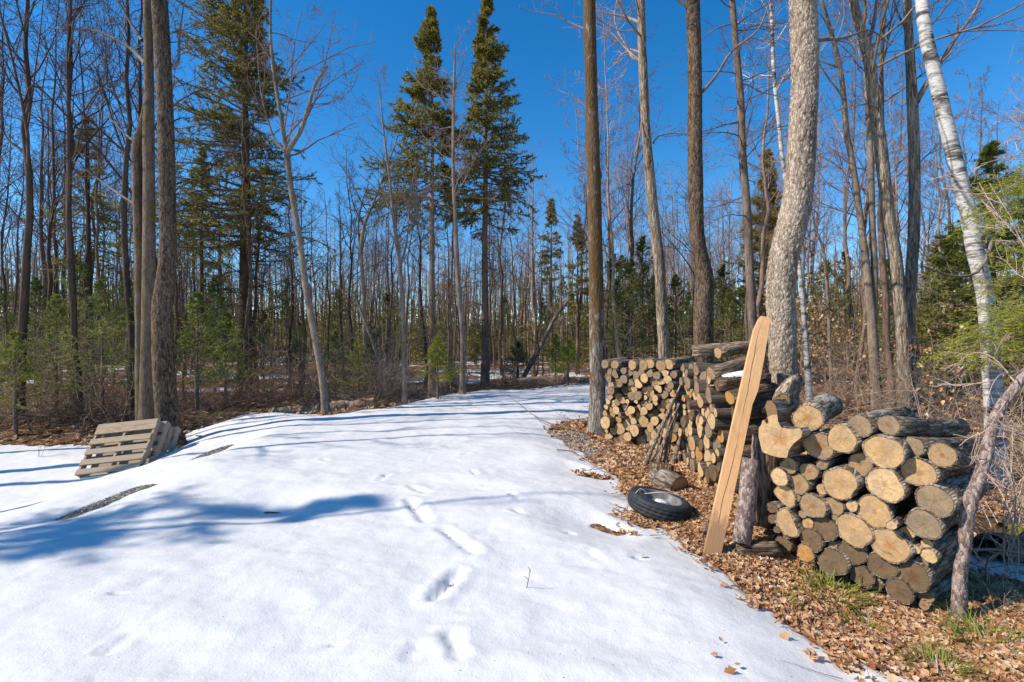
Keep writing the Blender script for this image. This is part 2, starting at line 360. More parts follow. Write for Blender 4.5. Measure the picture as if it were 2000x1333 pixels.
def ground_mat():
    m, nt, b = mat('forest_floor'); N = NT(nt); v = N.coord('Object')
    vo = N.n('TexVoronoi'); vo.inputs['Scale'].default_value = 18; N.l(v, vo.inputs['Vector'])
    sc = N.n('SeparateColor'); N.l(vo.outputs['Color'], sc.inputs[0])
    n1 = N.noise(v, 2.2, 5, 0.7); n2 = N.noise(v, 40, 4)
    c = N.ramp(sc.outputs[0], [(0, (0.10, 0.05, 0.025)), (0.4, (0.25, 0.13, 0.06)), (0.7, (0.42, 0.24, 0.115)), (1, (0.56, 0.37, 0.21))])
    c = N.mix(N.ramp(n1, [(0.35, (0.9, 0.9, 0.9)), (0.6, (0.1, 0.1, 0.1))]), c, (0.075, 0.04, 0.02))
    mo = N.noise(v, 0.7, 5, 0.8); c = N.mix(N.ramp(mo, [(0.60, (0, 0, 0)), (0.68, (0.8, 0.8, 0.8))]), c, (0.16, 0.13, 0.03))
    # gravel shoulder, by place
    tc = N.n('TexCoord'); s3 = N.n('SeparateXYZ'); N.l(tc.outputs['Object'], s3.inputs[0])
    gx = N.m('DIVIDE', N.m('SUBTRACT', s3.outputs[0], 0.85), 0.62); gy = N.m('DIVIDE', N.m('SUBTRACT', s3.outputs[1], 7.6), 1.35)
    gd = N.m('SQRT', N.m('ADD', N.m('MULTIPLY', gx, gx), N.m('MULTIPLY', gy, gy)))
    gl = N.m('MULTIPLY', N.m('ABSOLUTE', N.m('ADD', s3.outputs[0], 4.25)), 1.4)
    gd = N.m('MINIMUM', gd, gl)
    gd = N.m('ADD', gd, N.m('MULTIPLY', N.m('SUBTRACT', n1, 0.5), 1.3))
    gv = N.n('TexVoronoi'); gv.inputs['Scale'].default_value = 55; N.l(v, gv.inputs['Vector']); gs = N.n('SeparateColor'); N.l(gv.outputs['Color'], gs.inputs[0])
    gc = N.ramp(gs.outputs[1], [(0, (0.07, 0.055, 0.04)), (0.6, (0.24, 0.20, 0.15)), (1, (0.50, 0.44, 0.35))])
    c = N.mix(N.ramp(gd, [(0.9, (1, 1, 1)), (1.1, (0, 0, 0))]), c, gc)
    N.l(c, b.inputs['Base Color']); b.inputs['Roughness'].default_value = 0.95; b.inputs['Specular IOR Level'].default_value = 0.1
    N.bump(b, N.m('ADD', vo.outputs['Distance'], n2), 0.9, 0.03); return m
M['ground'] = ground_mat()
def leaf_mat():
    m, nt, b = mat('dead_leaf'); N = NT(nt); g = N.n('NewGeometry')
    c = N.ramp(g.outputs['Random Per Island'], [(0, (0.24, 0.10, 0.045)), (0.2, (0.46, 0.22, 0.09)), (0.5, (0.68, 0.40, 0.20)), (0.75, (0.78, 0.54, 0.32)), (0.92, (0.84, 0.66, 0.46)), (1, (0.50, 0.16, 0.06))])
    n = N.noise(N.coord('Object'), 60, 3); c = N.mix(N.m('MULTIPLY', n, 0.3), c, (0.26, 0.12, 0.05)); pt = N.noise(N.coord('Object'), 1.6, 4, 0.7); c = N.mix(N.ramp(pt, [(0.46, (0, 0, 0)), (0.64, (0.35, 0.35, 0.35))]), c, (0.22, 0.10, 0.04))
    N.l(c, b.inputs['Base Color']); b.inputs['Roughness'].default_value = 0.55; b.inputs['Specular IOR Level'].default_value = 0.35
    tr = N.n('BsdfTranslucent'); N.l(c, tr.inputs[0]); mx = N.n('MixShader'); mx.inputs[0].default_value = 0.2
    out = nt.nodes['Material Output']; N.l(b.outputs[0], mx.inputs[1]); N.l(tr.outputs[0], mx.inputs[2]); N.l(mx.outputs[0], out.inputs[0])
    return m
M['leaf'] = leaf_mat()
M['grass'] = foliage('grass_blade', (0.10, 0.14, 0.015), (0.22, 0.27, 0.03), (0.42, 0.40, 0.10))
M['straw'] = foliage('dry_grass', (0.30, 0.22, 0.10), (0.45, 0.36, 0.18), (0.58, 0.48, 0.27))
def board_mat(name, a, bcol, knots, weather=None, axis=(1, 1, 1), objcol=False, crack=False):
    m, nt, b = mat(name); N = NT(nt); v = N.coord('Object', axis)
    n = N.noise(v, 9, 6, 0.7, 0.6); n2 = N.noise(N.coord('Object'), 3.5, 3)
    c = N.ramp(n, [(0.3, a), (0.7, bcol)])
    c = N.mix(N.ramp(n2, [(0.60, (0, 0, 0)), (0.72, (0.6, 0.6, 0.6))]), c, knots)
    g = N.n('NewGeometry'); c = N.mix(N.m('MULTIPLY', g.outputs['Random Per Island'], 0.75), c, weather or knots)
    vo = N.n('TexVoronoi'); vo.inputs['Scale'].default_value = 3.2; N.l(N.coord('Object', (1, 1, 1)), vo.inputs['Vector'])
    c = N.mix(N.ramp(vo.outputs['Distance'], [(0.03, (0.8, 0.8, 0.8)), (0.07, (0, 0, 0))]), c, tuple(k * 0.4 for k in knots))
    N.l(c, b.inputs['Base Color']); b.inputs['Roughness'].default_value = 0.8; b.inputs['Specular IOR Level'].default_value = 0.2
    N.bump(b, n, 0.6, 0.004); return m
M['pallet'] = board_mat('pallet_wood', (0.17, 0.105, 0.06), (0.62, 0.46, 0.31), (0.26, 0.13, 0.06), (0.36, 0.28, 0.21), (1.2, 14, 14))
M['beam'] = board_mat('new_pine', (0.66, 0.33, 0.135), (0.88, 0.50, 0.24), (0.40, 0.19, 0.07), (0.60, 0.38, 0.2), (16, 16, 1.3))
def _pl(m):
    nt = m.node_tree; N = NT(nt); b = nt.nodes['Principled BSDF']; src = b.inputs['Base Color'].links[0].from_socket
    n = N.noise(N.coord('Object', (5, 5, 1.6)), 3.0, 6, 0.75); c = N.mix(N.ramp(n, [(0.52, (0, 0, 0)), (0.70, (0.4, 0.4, 0.4))]), src, (0.40, 0.21, 0.10))
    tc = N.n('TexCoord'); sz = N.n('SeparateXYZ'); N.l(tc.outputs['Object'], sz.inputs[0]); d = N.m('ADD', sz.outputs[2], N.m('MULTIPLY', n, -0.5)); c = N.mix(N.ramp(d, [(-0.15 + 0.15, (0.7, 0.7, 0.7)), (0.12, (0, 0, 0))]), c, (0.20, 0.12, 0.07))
    g = N.noise(N.coord('Object', (60, 60, 2.0)), 2.0, 4, 0.7); c = N.mix(N.ramp(g, [(0.5, (0, 0, 0)), (0.68, (0.3, 0.3, 0.3))]), c, (0.40, 0.19, 0.08)); N.l(c, b.inputs['Base Color'])
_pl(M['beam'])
M['crack'] = plain('dark_crack', (0.03, 0.018, 0.01), (0.07, 0.04, 0.02))
M['rubber'] = plain('tyre_rubber', (0.022, 0.023, 0.026), (0.05, 0.052, 0.056), 14, 0.65, bump=0.2)
M['rim'] = plain('painted_steel', (0.10, 0.09, 0.085), (0.26, 0.25, 0.24), 9, 0.4)
M['white_wood'] = plain('debarked_stick', (0.42, 0.38, 0.33), (0.66, 0.62, 0.56), 20, 0.8)
M['brush'] = plain('dry_stems', (0.15, 0.115, 0.09), (0.40, 0.32, 0.26), 4, 0.85, obj=True)
M['red'] = plain('red_scrap', (0.5, 0.02, 0.01), (0.6, 0.03, 0.02))

# ------------------------------------------------------------------ ground and snow
def sheet(name, xs, ys, zf, m):
    X, Y = np.meshgrid(xs, ys); Z = zf(X, Y); n, k = X.shape
    i = (np.arange(n - 1)[:, None] * k + np.arange(k - 1)[None, :]).ravel()
    q = np.stack([i, i + 1, i + k + 1, i + k], 1)
    mb = MB(); mb.add(np.stack([X.ravel(), Y.ravel(), Z.ravel()], 1), q)
    return mb.obj(name, m)
gx = np.sinh(np.linspace(-4.7, 4.7, 420)) * 4.0; gy = np.concatenate([np.linspace(-60, 0.4, 30), np.geomspace(0.5, 260, 420)])
def Hg(x, y):
    near = (1 - sstep(10, 30, np.hypot(x, y)))
    return H(x, y) + 0.018 * (fbm(x * 9, y * 9, 2, 3) - 0.5) * near
tag(sheet('ground', gx, gy, Hg, M['ground']), kind='structure')

px_edge = [(1830, 1345), (1640, 1283), (1530, 1210), (1400, 1110), (1340, 1072), (1300, 1040), (1262, 1012), (1225, 962), (1205, 935), (1150, 893), (1125, 878), (1085, 855), (1066, 845), (1090, 832), (1140, 820), (1185, 808), (1260, 790), (1250, 745)]
north = [(1150, 745), (1060, 759), (1000, 766), (900, 772), (860, 778), (780, 793), (735, 802), (690, 806), (640, 814), (560, 811), (500, 808), (440, 818), (395, 835), (362, 850), (345, 878), (150, 868), (60, 872), (0, 868)]
poly = [(2.6, 1.4)] + [tuple(G(*p)[:2]) for p in px_edge] + [tuple(G(*p)[:2]) for p in north] + [(-14, 9.6), (-22, 8), (-22, -8), (4.5, -8)]
poly = np.array(poly)
def poly_sd(x, y, pl):
    """+inside"""
    sh = x.shape; x = x.ravel(); y = y.ravel(); d2 = np.full(x.shape, 1e9); ins = np.zeros(x.shape, bool)
    for i in range(len(pl)):
        a = pl[i]; b = pl[(i + 1) % len(pl)]; e = b - a
        t = np.clip(((x - a[0]) * e[0] + (y - a[1]) * e[1]) / (e @ e + 1e-12), 0, 1)
        d2 = np.minimum(d2, (x - a[0] - t * e[0]) ** 2 + (y - a[1] - t * e[1]) ** 2)
        c = (a[1] > y) != (b[1] > y)
        xi = a[0] + (y - a[1]) / (e[1] if abs(e[1]) > 1e-12 else 1e-12) * e[0]
        ins ^= c & (x < xi)
    s = np.sqrt(d2); return np.where(ins, s, -s).reshape(sh)
def slit(px0, px1, w):
    a = G(*px0)[:2]; b = G(*px1)[:2]; return a, b, w
SLITS = [(np.array([-4.1, 4.55]), np.array([-4.1, 5.35]), .17), (np.array([-4.55, 6.7]), np.array([-4.55, 7.7]), .22), slit((1135, 929), (1185, 937), 0.07), slit((1165, 1030), (1205, 1044), 0.05), slit((1235, 1010), (1262, 1026), 0.09), slit((1635, 1296), (1655, 1312), 0.02), slit((520, 1002),(545,1003),0.015)]
PRINTS = [((800, 1003), (830, 1042), .06, .045), ((868, 1062), (925, 1112), .06, .03), ((893, 1150), (850, 1205), .055, .055), ((880, 1283), (895, 1333), .05, .045), ((803, 972), (835, 985), .05, .03), ((755, 945), (742, 957), .04, .03),
          ((630, 915), (640, 918), .04, .04), ((922, 940), (928, 948), .04, .03), ((945, 968), (965, 972), .04, .025), ((905, 905), (916, 903), .04, .03), ((1000, 990), (1012, 1000), .04, .018), ((1003, 1022), (1020, 1030), .04, .018),
          ((810, 1310), (798, 1333), .05, .02), ((255, 1285), (205, 1325), .035, .03), ((1150, 1105), (1165, 1118), .05, .02), ((230, 1205), (285, 1180), .06, .008), ((1100, 1055), (1115, 1064), .05, .015), ((700, 1285), (640, 1310), .05, .008), ((1240, 1112), (1255, 1118), .05, .015)]
PR = [(G(*a)[:2], G(*b)[:2], w, dp) for a, b, w, dp in PRINTS]
def segd(x, y, a, b):
    e = b - a; t = np.clip(((x - a[0]) * e[0] + (y - a[1]) * e[1]) / (e @ e + 1e-9), 0, 1)
    return np.hypot(x - a[0] - t * e[0], y - a[1] - t * e[1])
def snow_T(x, y):
    s = poly_sd(x, y, poly)
    s = s + 0.10 * (fbm(x * 2.3, y * 2.3, 4, 31) - 0.5) * np.minimum(1, np.hypot(x, y) / 5) * 2 + 0.07 * (fbm(x * 11, y * 11, 3, 33) - 0.5)
    pt = fbm(x * 0.32, y * 0.55, 4, 77)
    thr = np.interp(y, [8.5, 9, 14, 24, 40], [2.0, 0.74, 0.63, 0.57, 0.60]) + 0.10 * sstep(3, 7, x) + 0.10 * (1 - sstep(9, 16, y)) * 0.3
    s = np.maximum(s, (pt - thr) * 3.0)
    for cx_, cy_, ra_, rb_ in ((3.95, 3.5, .85, .36), (5.1, 8.4, .9, .45), (5.6, 9.3, .5, .3)): s = np.maximum(s, (1 - np.hypot((x - cx_) / ra_, (y - cy_) / rb_) + .3 * (fbm(x * 3, y * 3, 3, 61) - .5)) * .35)
    for a, b, w in SLITS: s = np.minimum(s, (segd(x, y, a, b) - 0.62 * w * (0.45 + 1.1 * fbm(x * 7, y * 7, 2, 51))) * 1.2)
    T = 0.11 * sstep(-0.02, 0.8, s) ** 0.75 - 0.06 * sstep(0.015, -0.05, s)
    und = 0.07 * (fbm(x * 0.45, y * 0.7, 3, 13) - 0.5) + 0.05 * (fbm(x * 1.1 + y * .5, y * 2.4, 3, 14) - 0.5) + 0.022 * (fbm(x * 5, y * 5, 3, 15) - 0.5) + 0.007 * (fbm(x * 22, y * 22, 2, 16) - 0.5)
    T = T + und * sstep(0, 0.8, s)
    for a, b, w, dp in PR:
        d = segd(x, y, a, b) + 0.025 * (vnoise(x * 18, y * 18, 8) - 0.5); T = T - 0.62 * dp * np.exp(-(d / (w * .62)) ** 2.2) + dp * 0.22 * np.exp(-((d - w * 1.5) / (w * .6)) ** 2)
    return T, s
sx_ = np.sinh(np.linspace(-2.45, 2.0, 640)) * 5.0 - 0.0; sy_ = np.concatenate([np.linspace(-8, 0.9, 20), np.geomspace(1.0, 55, 760)])
tag(sheet('snow', sx_, sy_, lambda x, y: H(x, y) + snow_T(x, y)[0], M['snow']), kind='structure')
def surf(x, y):
    x = np.atleast_1d(np.asarray(x, float)); y = np.atleast_1d(np.asarray(y, float))
    return H(x, y) + np.maximum(snow_T(x, y)[0], 0)

#==TREES==
# ------------------------------------------------------------------ trees with a shape of their own
def spline(pts, n):
    pts = np.asarray(pts, float); k = len(pts)
    s = np.concatenate([[0], np.cumsum(np.linalg.norm(np.diff(pts[:, :3], axis=0), axis=1))]); u = np.linspace(0, s[-1], n)
    m = np.zeros_like(pts)
    for i in range(k):
        a, b = max(i - 1, 0), min(i + 1, k - 1); m[i] = (pts[b] - pts[a]) / max(s[b] - s[a], 1e-6)
    i = np.clip(np.searchsorted(s, u, 'right') - 1, 0, k - 2); h = (s[i + 1] - s[i])[:, None]; t = ((u - s[i]) / (s[i + 1] - s[i]))[:, None]
    return (2*t**3-3*t**2+1) * pts[i] + (t**3-2*t**2+t) * h * m[i] + (-2*t**3+3*t**2) * pts[i + 1] + (t**3-t**2) * h * m[i + 1]
def trunk_mesh(mb, pts, origin, sides=40, dz=0.03, amp=0.006, cell=(0.045, 0.07), kind='scaly', flare=0.35, seed=0):
    """pts: rows x,y,z,r"""
    L = np.linalg.norm(np.diff(pts[:, :3], axis=0), axis=1).sum(); n = max(8, int(L / dz)); c = spline(pts, n)
    r = np.maximum(c[:, 3], 0.004); z = c[:, 2] - pts[0, 2]
    t = norm(np.gradient(c[:, :3], axis=0)); a = norm(np.cross(t, np.array([0.05, 1.0, 0.0]))); b = np.cross(t, a)
    th = np.arange(sides) / sides * 2 * np.pi; TH, ZZ = np.meshgrid(th, np.cumsum(np.full(n, L / n))); RR = np.repeat(r[:, None], sides, 1)
    rm = pts[:, 3].max(); per = max(4, int(round(2 * np.pi * rm * 0.8 / cell[0])))
    u = TH / (2 * np.pi) * per + 0.5 * (fbm(ZZ * 6, TH * 0 + seed, 2, seed) - 0.5); v = ZZ / cell[1] + 0.6 * (vnoise(TH * per / 6.283, ZZ / cell[1] * .5, 4) - .5)
    dd = 0
    if amp > 0:
        f1, f2, cid = worley(u, v, per, seed)
        e = np.clip((f2 - f1) / 0.35, 0, 1)
        if kind == 'scaly': dd = amp * (e ** 0.6 * (0.45 + 0.9 * cid) + 0.5 * (v - np.floor(v)) * 0.3)
        else: dd = amp * (e ** 0.8)
        dd = dd + amp * 0.6 * (fbm(u * 3, v * 3, 2, 8) - 0.5)
        dd = dd * np.clip(RR / rm * 1.2, 0.2, 1)
    fl = 1 + flare * np.exp(-z / 0.28)[:, None] * (1 + 0.35 * np.sin(TH * 3 + seed) + 0.25 * np.sin(TH * 5 + 2 * seed))
    lump = 1 + 0.05 * (fbm(np.cos(TH) * 1.5 + 5 + seed, ZZ * 1.3 + np.sin(TH) * 1.5, 3, seed) - 0.5) * 2
    RR = RR * fl * lump + dd
    V = c[:, None, :3] + RR[..., None] * (a[:, None] * np.cos(TH)[..., None] + b[:, None] * np.sin(TH)[..., None]) - np.asarray(origin)
    i = (np.arange(n - 1)[:, None] * sides); k = np.arange(sides)[None]; k2 = (k + 1) % sides
    q = np.stack([i + k, i + k2, i + sides + k2, i + sides + k], -1).reshape(-1, 4); mb.add(V.reshape(-1, 3), q)
    return c
def px_path(pts, d, base=None):
    """pixel rows (px,py,width_px) bottom to top at distance d -> x,y,z,r"""
    out = []
    for (x, y, w) in pts:
        p = P(x, y, d); out.append([*p, w / F * d / 2 / math.sqrt(1 + ((x - 1000) / F) ** 2)])
    return out
def hero(name, label, cat, pts, d, bark, top=11.0, seed=1, sides=36, dz=0.03, amp=0.006, cell=(0.045, 0.07), kind='scaly', limbs=14, limb_from=4.5, limb_len=2.4,
         custom=(), flare=0.35, group=None, lean=(0, 0), twigm='twig', K=(6, 5), levels=3, col=None, ang=(30, 75), extra_trunks=(), limb_r=0.028):
    rng = np.random.default_rng(seed)
    pp = px_path(pts, d)
    for q in pp: q[3] -= amp
    bx, by = pp[0][0], pp[0][1]; gz = float(H(bx, by))
    pp[0][2] = min(pp[0][2], gz); pp[0][2] = gz - 0.08
    last = pp[-1]; slope = np.array(pp[-1][:3]) - np.array(pp[-2][:3]); slope = slope / slope[2]
    while last[2] < top - 0.5:
        dzz = min(1.5, top - last[2]); r = last[3] * (1 - dzz / (top - last[2] + 0.8)) if top - last[2] > 0 else 0.01
        last = [last[0] + slope[0] * dzz + 0.05 * rng.standard_normal(), last[1] + lean[1] * dzz + 0.05 * rng.standard_normal(), last[2] + dzz, max(r, 0.012)]
        slope = slope * 0.8 + np.array([lean[0], lean[1], 1]) * 0.2
        pp.append(last)
    pp = np.array(pp); org = np.array([bx, by, gz])
    root = empty(name, org, label, cat, group)
    mb = MB(); c = trunk_mesh(mb, pp, org, sides, dz, amp, cell, kind, flare, seed)
    for (tp, tn, s_) in extra_trunks:
        tp = np.array(px_path(tp, d)) ; trunk_mesh(mb, tp, org, tn, dz, amp, cell, kind, 0.0, s_)
    mb.obj('trunk', M[bark], root)
    br = MB()
    sel = c[c[:, 2] > limb_from]
    if limbs and len(sel):
        idx = np.sort(rng.integers(0, len(sel), limbs)); P0 = sel[idx, :3] - org
        az = rng.random(limbs) * 2 * np.pi; el = np.radians(ang[0] + (ang[1] - ang[0]) * rng.random(limbs))
        D = np.stack([np.cos(az) * np.sin(el), np.sin(az) * np.sin(el), np.cos(el)], 1)
        Ls = limb_len * (0.5 + 0.8 * rng.random(limbs)) * (1.1 - 0.6 * (P0[:, 2] - limb_from) / max(top - limb_from, 1))
        branch_system(br, P0, D, Ls, np.minimum(sel[idx, 3] * 0.5, limb_r), rng, levels, K, 0.16, 0.04)
    for (cp, r0, kk) in custom:
        path = spline(np.array([[*(P(x, y, d + dd) - org), 0] for x, y, dd in cp]), 14)[None, :, :3]
        ra = taper([r0], 14, 0.3); tubes(br, path, ra, 7)
        L = np.array([np.linalg.norm(np.diff(path[0], axis=0), axis=1).sum()])
        p, D, LL, r = kids(path, ra, L, kk, 0.2, 0.98, (30, 65), (0.25, 0.55), 0.5, rng)
        branch_system(br, p, D, LL, r, rng, 2 if kk < 8 else 3, (5, 4), 0.15, 0.04, (4, 3, 3))
    if br.v:
        o = br.obj('crown', M[twigm], root)
        if col: o.color = (*col, 1)
    return root
GB = (1.35, 1.2, 1.1); DK = (0.6, 0.55, 0.5)
# right of the road
hero('maple_tree', 'biggest pale scaly trunk standing behind the plank and the split wood', 'tree',
     [(1532, 890, 62), (1532, 760, 58), (1528, 690, 57), (1527, 640, 58), (1524, 585, 58), (1528, 520, 60), (1540, 465, 62), (1555, 400, 60), (1562, 340, 59), (1568, 240, 57), (1572, 150, 56), (1570, 60, 56), (1569, -40, 54)],
     5.3, 'scaly', 12, 3, 110, 0.009, 0.011, (0.032, 0.065), 'scaly', 10, 7.0, 2.6, custom=[([(1595, 80, 0.05), (1650, 75, 0.6), (1700, 60, 1.2), (1740, 90, 1.8)], 0.02, 6)])
hero('maple_tree', 'scaly grey trunk bulging near its foot behind the middle woodpile', 'tree',
     [(1376, 840, 40), (1374, 690, 40), (1374, 600, 40), (1376, 550, 38), (1368, 505, 33), (1361, 460, 31), (1359, 380, 30), (1357, 280, 30), (1357, 160, 29), (1353, 0, 28), (1352, -60, 28)],
     8.6, 'scaly_dark', 14, 5, 64, 0.018, 0.008, (0.045, 0.07), 'scaly', 18, 7.4, 2.8, custom=[([(1372, 180, 0), (1398, 150, -.3), (1430, 100, -.6), (1480, 60, -1), (1505, 0, -1.2)], 0.03, 9)])
hero('mossy_tree', 'straight trunk with brown moss at the left end of the far woodpile', 'tree',
     [(1168, 850, 34), (1167, 760, 31), (1165, 600, 30), (1162, 450, 28), (1158, 300, 27), (1154, 150, 25), (1151, 0, 24), (1150, -60, 23)],
     8.5, 'mossy', 14, 8, 56, 0.02, 0.006, (0.03, 0.12), 'ridged', 9, 8.2, 2.4,
     custom=[([(1148, 60, 0), (1120, 48, 0.2), (1080, 30, 0.3), (1030, 22, 0.5)], 0.018, 7), ([(1152, 215, 0), (1120, 190, 0.2), (1090, 175, 0.4), (1070, 145, .5)], 0.012, 6)])
hero('ash_tree', 'patchy grey trunk between the mossy trunk and the bulging trunk', 'tree',
     [(1300, 830, 24), (1297, 690, 23), (1292, 600, 22), (1288, 520, 22), (1276, 420, 22), (1268, 330, 20), (1262, 260, 18), (1257, 160, 18), (1254, 90, 17), (1252, 0, 15), (1251, -50, 14)],
     9.8, 'ridged', 14, 9, 44, 0.025, 0.006, (0.04, 0.10), 'ridged', 16, 7.2, 2.8, twigm='brush', col=GB,
     custom=[([(1250, 45, 0), (1225, 35, .2), (1195, 28, .3), (1165, 22, .4)], 0.035, 8), ([(1250, 120, 0), (1222, 95, .2), (1190, 62, .4), (1160, 50, .5)], 0.02, 7), ([(1276, 280, 0), (1290, 265, .2), (1330, 262, .4), (1350, 270, .5)], 0.02, 5),
             ([(1255, 230, 0), (1240, 300, -.3), (1215, 330, -.4), (1180, 345, -.5)], 0.014, 7)])
hero('spruce_snag', 'dark trunk bristling with dead twigs between the bulging and the biggest trunk', 'tree',
     [(1474, 790, 20), (1470, 640, 19), (1466, 560, 18), (1462, 480, 17), (1458, 400, 17), (1450, 300, 16), (1447, 200, 15), (1440, 120, 14), (1430, 0, 12), (1427, -50, 12)],
     11.0, 'wood_grey', 15, 12, 28, 0.04, 0.005, (0.05, 0.06), 'scaly', 60, 4.2, 2.0, ang=(70, 110), K=(6, 3), limb_r=0.016, col=(0.8, 0.7, 0.65))
hero('paper_birch', 'leaning white birch with dark bands beside the right woodpile', 'tree',
     [(1948, 830, 46), (1940, 760, 42), (1934, 690, 40), (1928, 610, 39), (1921, 560, 37), (1905, 490, 37), (1892, 420, 37), (1876, 360, 36), (1862, 300, 35), (1850, 250, 33), (1836, 190, 32), (1822, 130, 30), (1808, 70, 29), (1800, 0, 27), (1796, -50, 26)],
     6.2, 'birch', 11, 15, 40, 0.03, 0.003, (0.08, 0.02), 'ridged', 8, 6.8, 2.0,
     custom=[([(1915, 480, 0), (1930, 455, -.25), (1936, 472, -.4), (1925, 510, -.5), (1905, 535, -.5), (1860, 540, -.6), (1800, 520, -.7)], 0.028, 7)])
hero('ash_tree', 'ridged tan trunk leaning left, third from the white birch', 'tree',
     [(1768, 760, 30), (1764, 680, 30), (1758, 600, 30), (1748, 500, 28), (1738, 440, 27), (1726, 340, 27), (1718, 270, 26), (1706, 190, 25), (1698, 120, 24), (1685, 70, 22), (1670, 20, 20), (1660, -40, 19)],
     9.5, 'ridged', 13, 16, 48, 0.025, 0.006, (0.035, 0.12), 'ridged', 12, 6.4, 2.8, twigm='brush', col=(0.9, 0.8, 0.7),
     custom=[([(1693, 95, 0), (1706, 50, .1), (1712, 0, .2), (1716, -40, .3)], 0.05, 6), ([(1690, 92, 0), (1660, 80, .3), (1620, 74, .6), (1590, 78, .8)], 0.022, 6), ([(1700, 110, 0), (1740, 102, .3), (1770, 98, .4)], 0.015, 5),
             ([(1722, 215, 0), (1690, 205, -.3), (1640, 215, -.5), (1600, 240, -.6)], 0.015, 6)])
hero('ash_tree', 'ridged brown trunk just left of the leaning white birch', 'tree',
     [(1790, 770, 36), (1782, 690, 30), (1776, 640, 26), (1778, 560, 25), (1784, 470, 25), (1786, 400, 25), (1786, 330, 24), (1784, 250, 24), (1781, 180, 23), (1777, 100, 20), (1772, 0, 18), (1770, -50, 17)],
     9.8, 'ridged', 14, 18, 48, 0.025, 0.006, (0.035, 0.12), 'ridged', 12, 6.5, 2.8, twigm='brush', col=(0.9, 0.8, 0.7),
     custom=[([(1790, 200, 0), (1810, 165, .0), (1845, 110, -.2), (1870, 70, -.4), (1900, 30, -.5), (1925, -20, -.6)], 0.06, 5), ([(1775, 65, 0), (1755, 30, .1), (1742, -20, .1)], 0.03, 4), ([(1780, 340, 0), (1810, 305, .2), (1840, 290, .3)], 0.02, 5)])
hero('maple_tree', 'slim pale trunk forking low, fourth from the white birch', 'tree',
     [(1712, 770, 25), (1706, 690, 23), (1700, 600, 20), (1692, 520, 17), (1686, 470, 15), (1678, 410, 14), (1665, 320, 13), (1654, 260, 12), (1648, 190, 11), (1640, 130, 10), (1628, 80, 9)],
     11, 'smooth', 12, 19, 30, 0.05, 0.003, (0.06, 0.1), 'ridged', 18, 5.8, 2.2, twigm='brush', col=GB, extra_trunks=[([(1706, 640, 14), (1708, 540, 13), (1704, 440, 13), (1700, 300, 12), (1694, 200, 10), (1690, 120, 6)], 20, 4)],
     custom=[([(1660, 295, 0), (1640, 255, .2), (1620, 220, .3), (1600, 190, .4)], 0.025, 7)])
hero('paper_birch', 'thin distant white birch partly hidden by the biggest trunk', 'tree',
     [(1582, 790, 15), (1578, 735, 14), (1572, 650, 11), (1566, 570, 10), (1556, 480, 9), (1540, 380, 9), (1528, 310, 9), (1522, 250, 8), (1512, 150, 8), (1508, 60, 8), (1505, -20, 7)],
     12, 'birch', 14, 20, 20, 0.06, 0.0, (0.08, 0.02), 'ridged', 18, 7.5, 2.2, twigm='white_wood')
# crooked little tree in front of the right woodpile
U = hero('crooked_tree', 'crooked pinkish thin tree growing against the right end of the near woodpile', 'tree',
     [(1873, 1182, 34), (1876, 1120, 28), (1884, 1070, 27), (1888, 1020, 33), (1893, 985, 32), (1912, 935, 28), (1926, 890, 29), (1937, 840, 28), (1955, 795, 27), (1978, 765, 25), (1998, 735, 22), (2030, 690, 20), (2060, 600, 16)],
     2.93, 'pink', 3.6, 23, 40, 0.012, 0.004, (0.02, 0.03), 'scaly', 6, 1.6, 0.9, twigm='brush', col=(1.5, 1.35, 1.3), K=(5, 4), limb_r=0.008,
     custom=[([(1990, 745, 0), (1960, 730, -.1), (1935, 760, -.2), (1925, 830, -.25), (1935, 870, -.3)], 0.004, 4), ([(1970, 775, 0), (1925, 850, -.15), (1900, 905, -.2), (1880, 912, -.3)], 0.004, 3), ([(1890, 1010, 0), (1935, 980, .1), (1975, 935, .2)], 0.004, 4),
             ([(1950, 800, 0), (1975, 835, -.1), (2000, 850, -.2)], 0.005, 4), ([(1985, 750, 0), (1940, 700, .1), (1900, 690, .2), (1850, 730, .3)], 0.005, 5)])
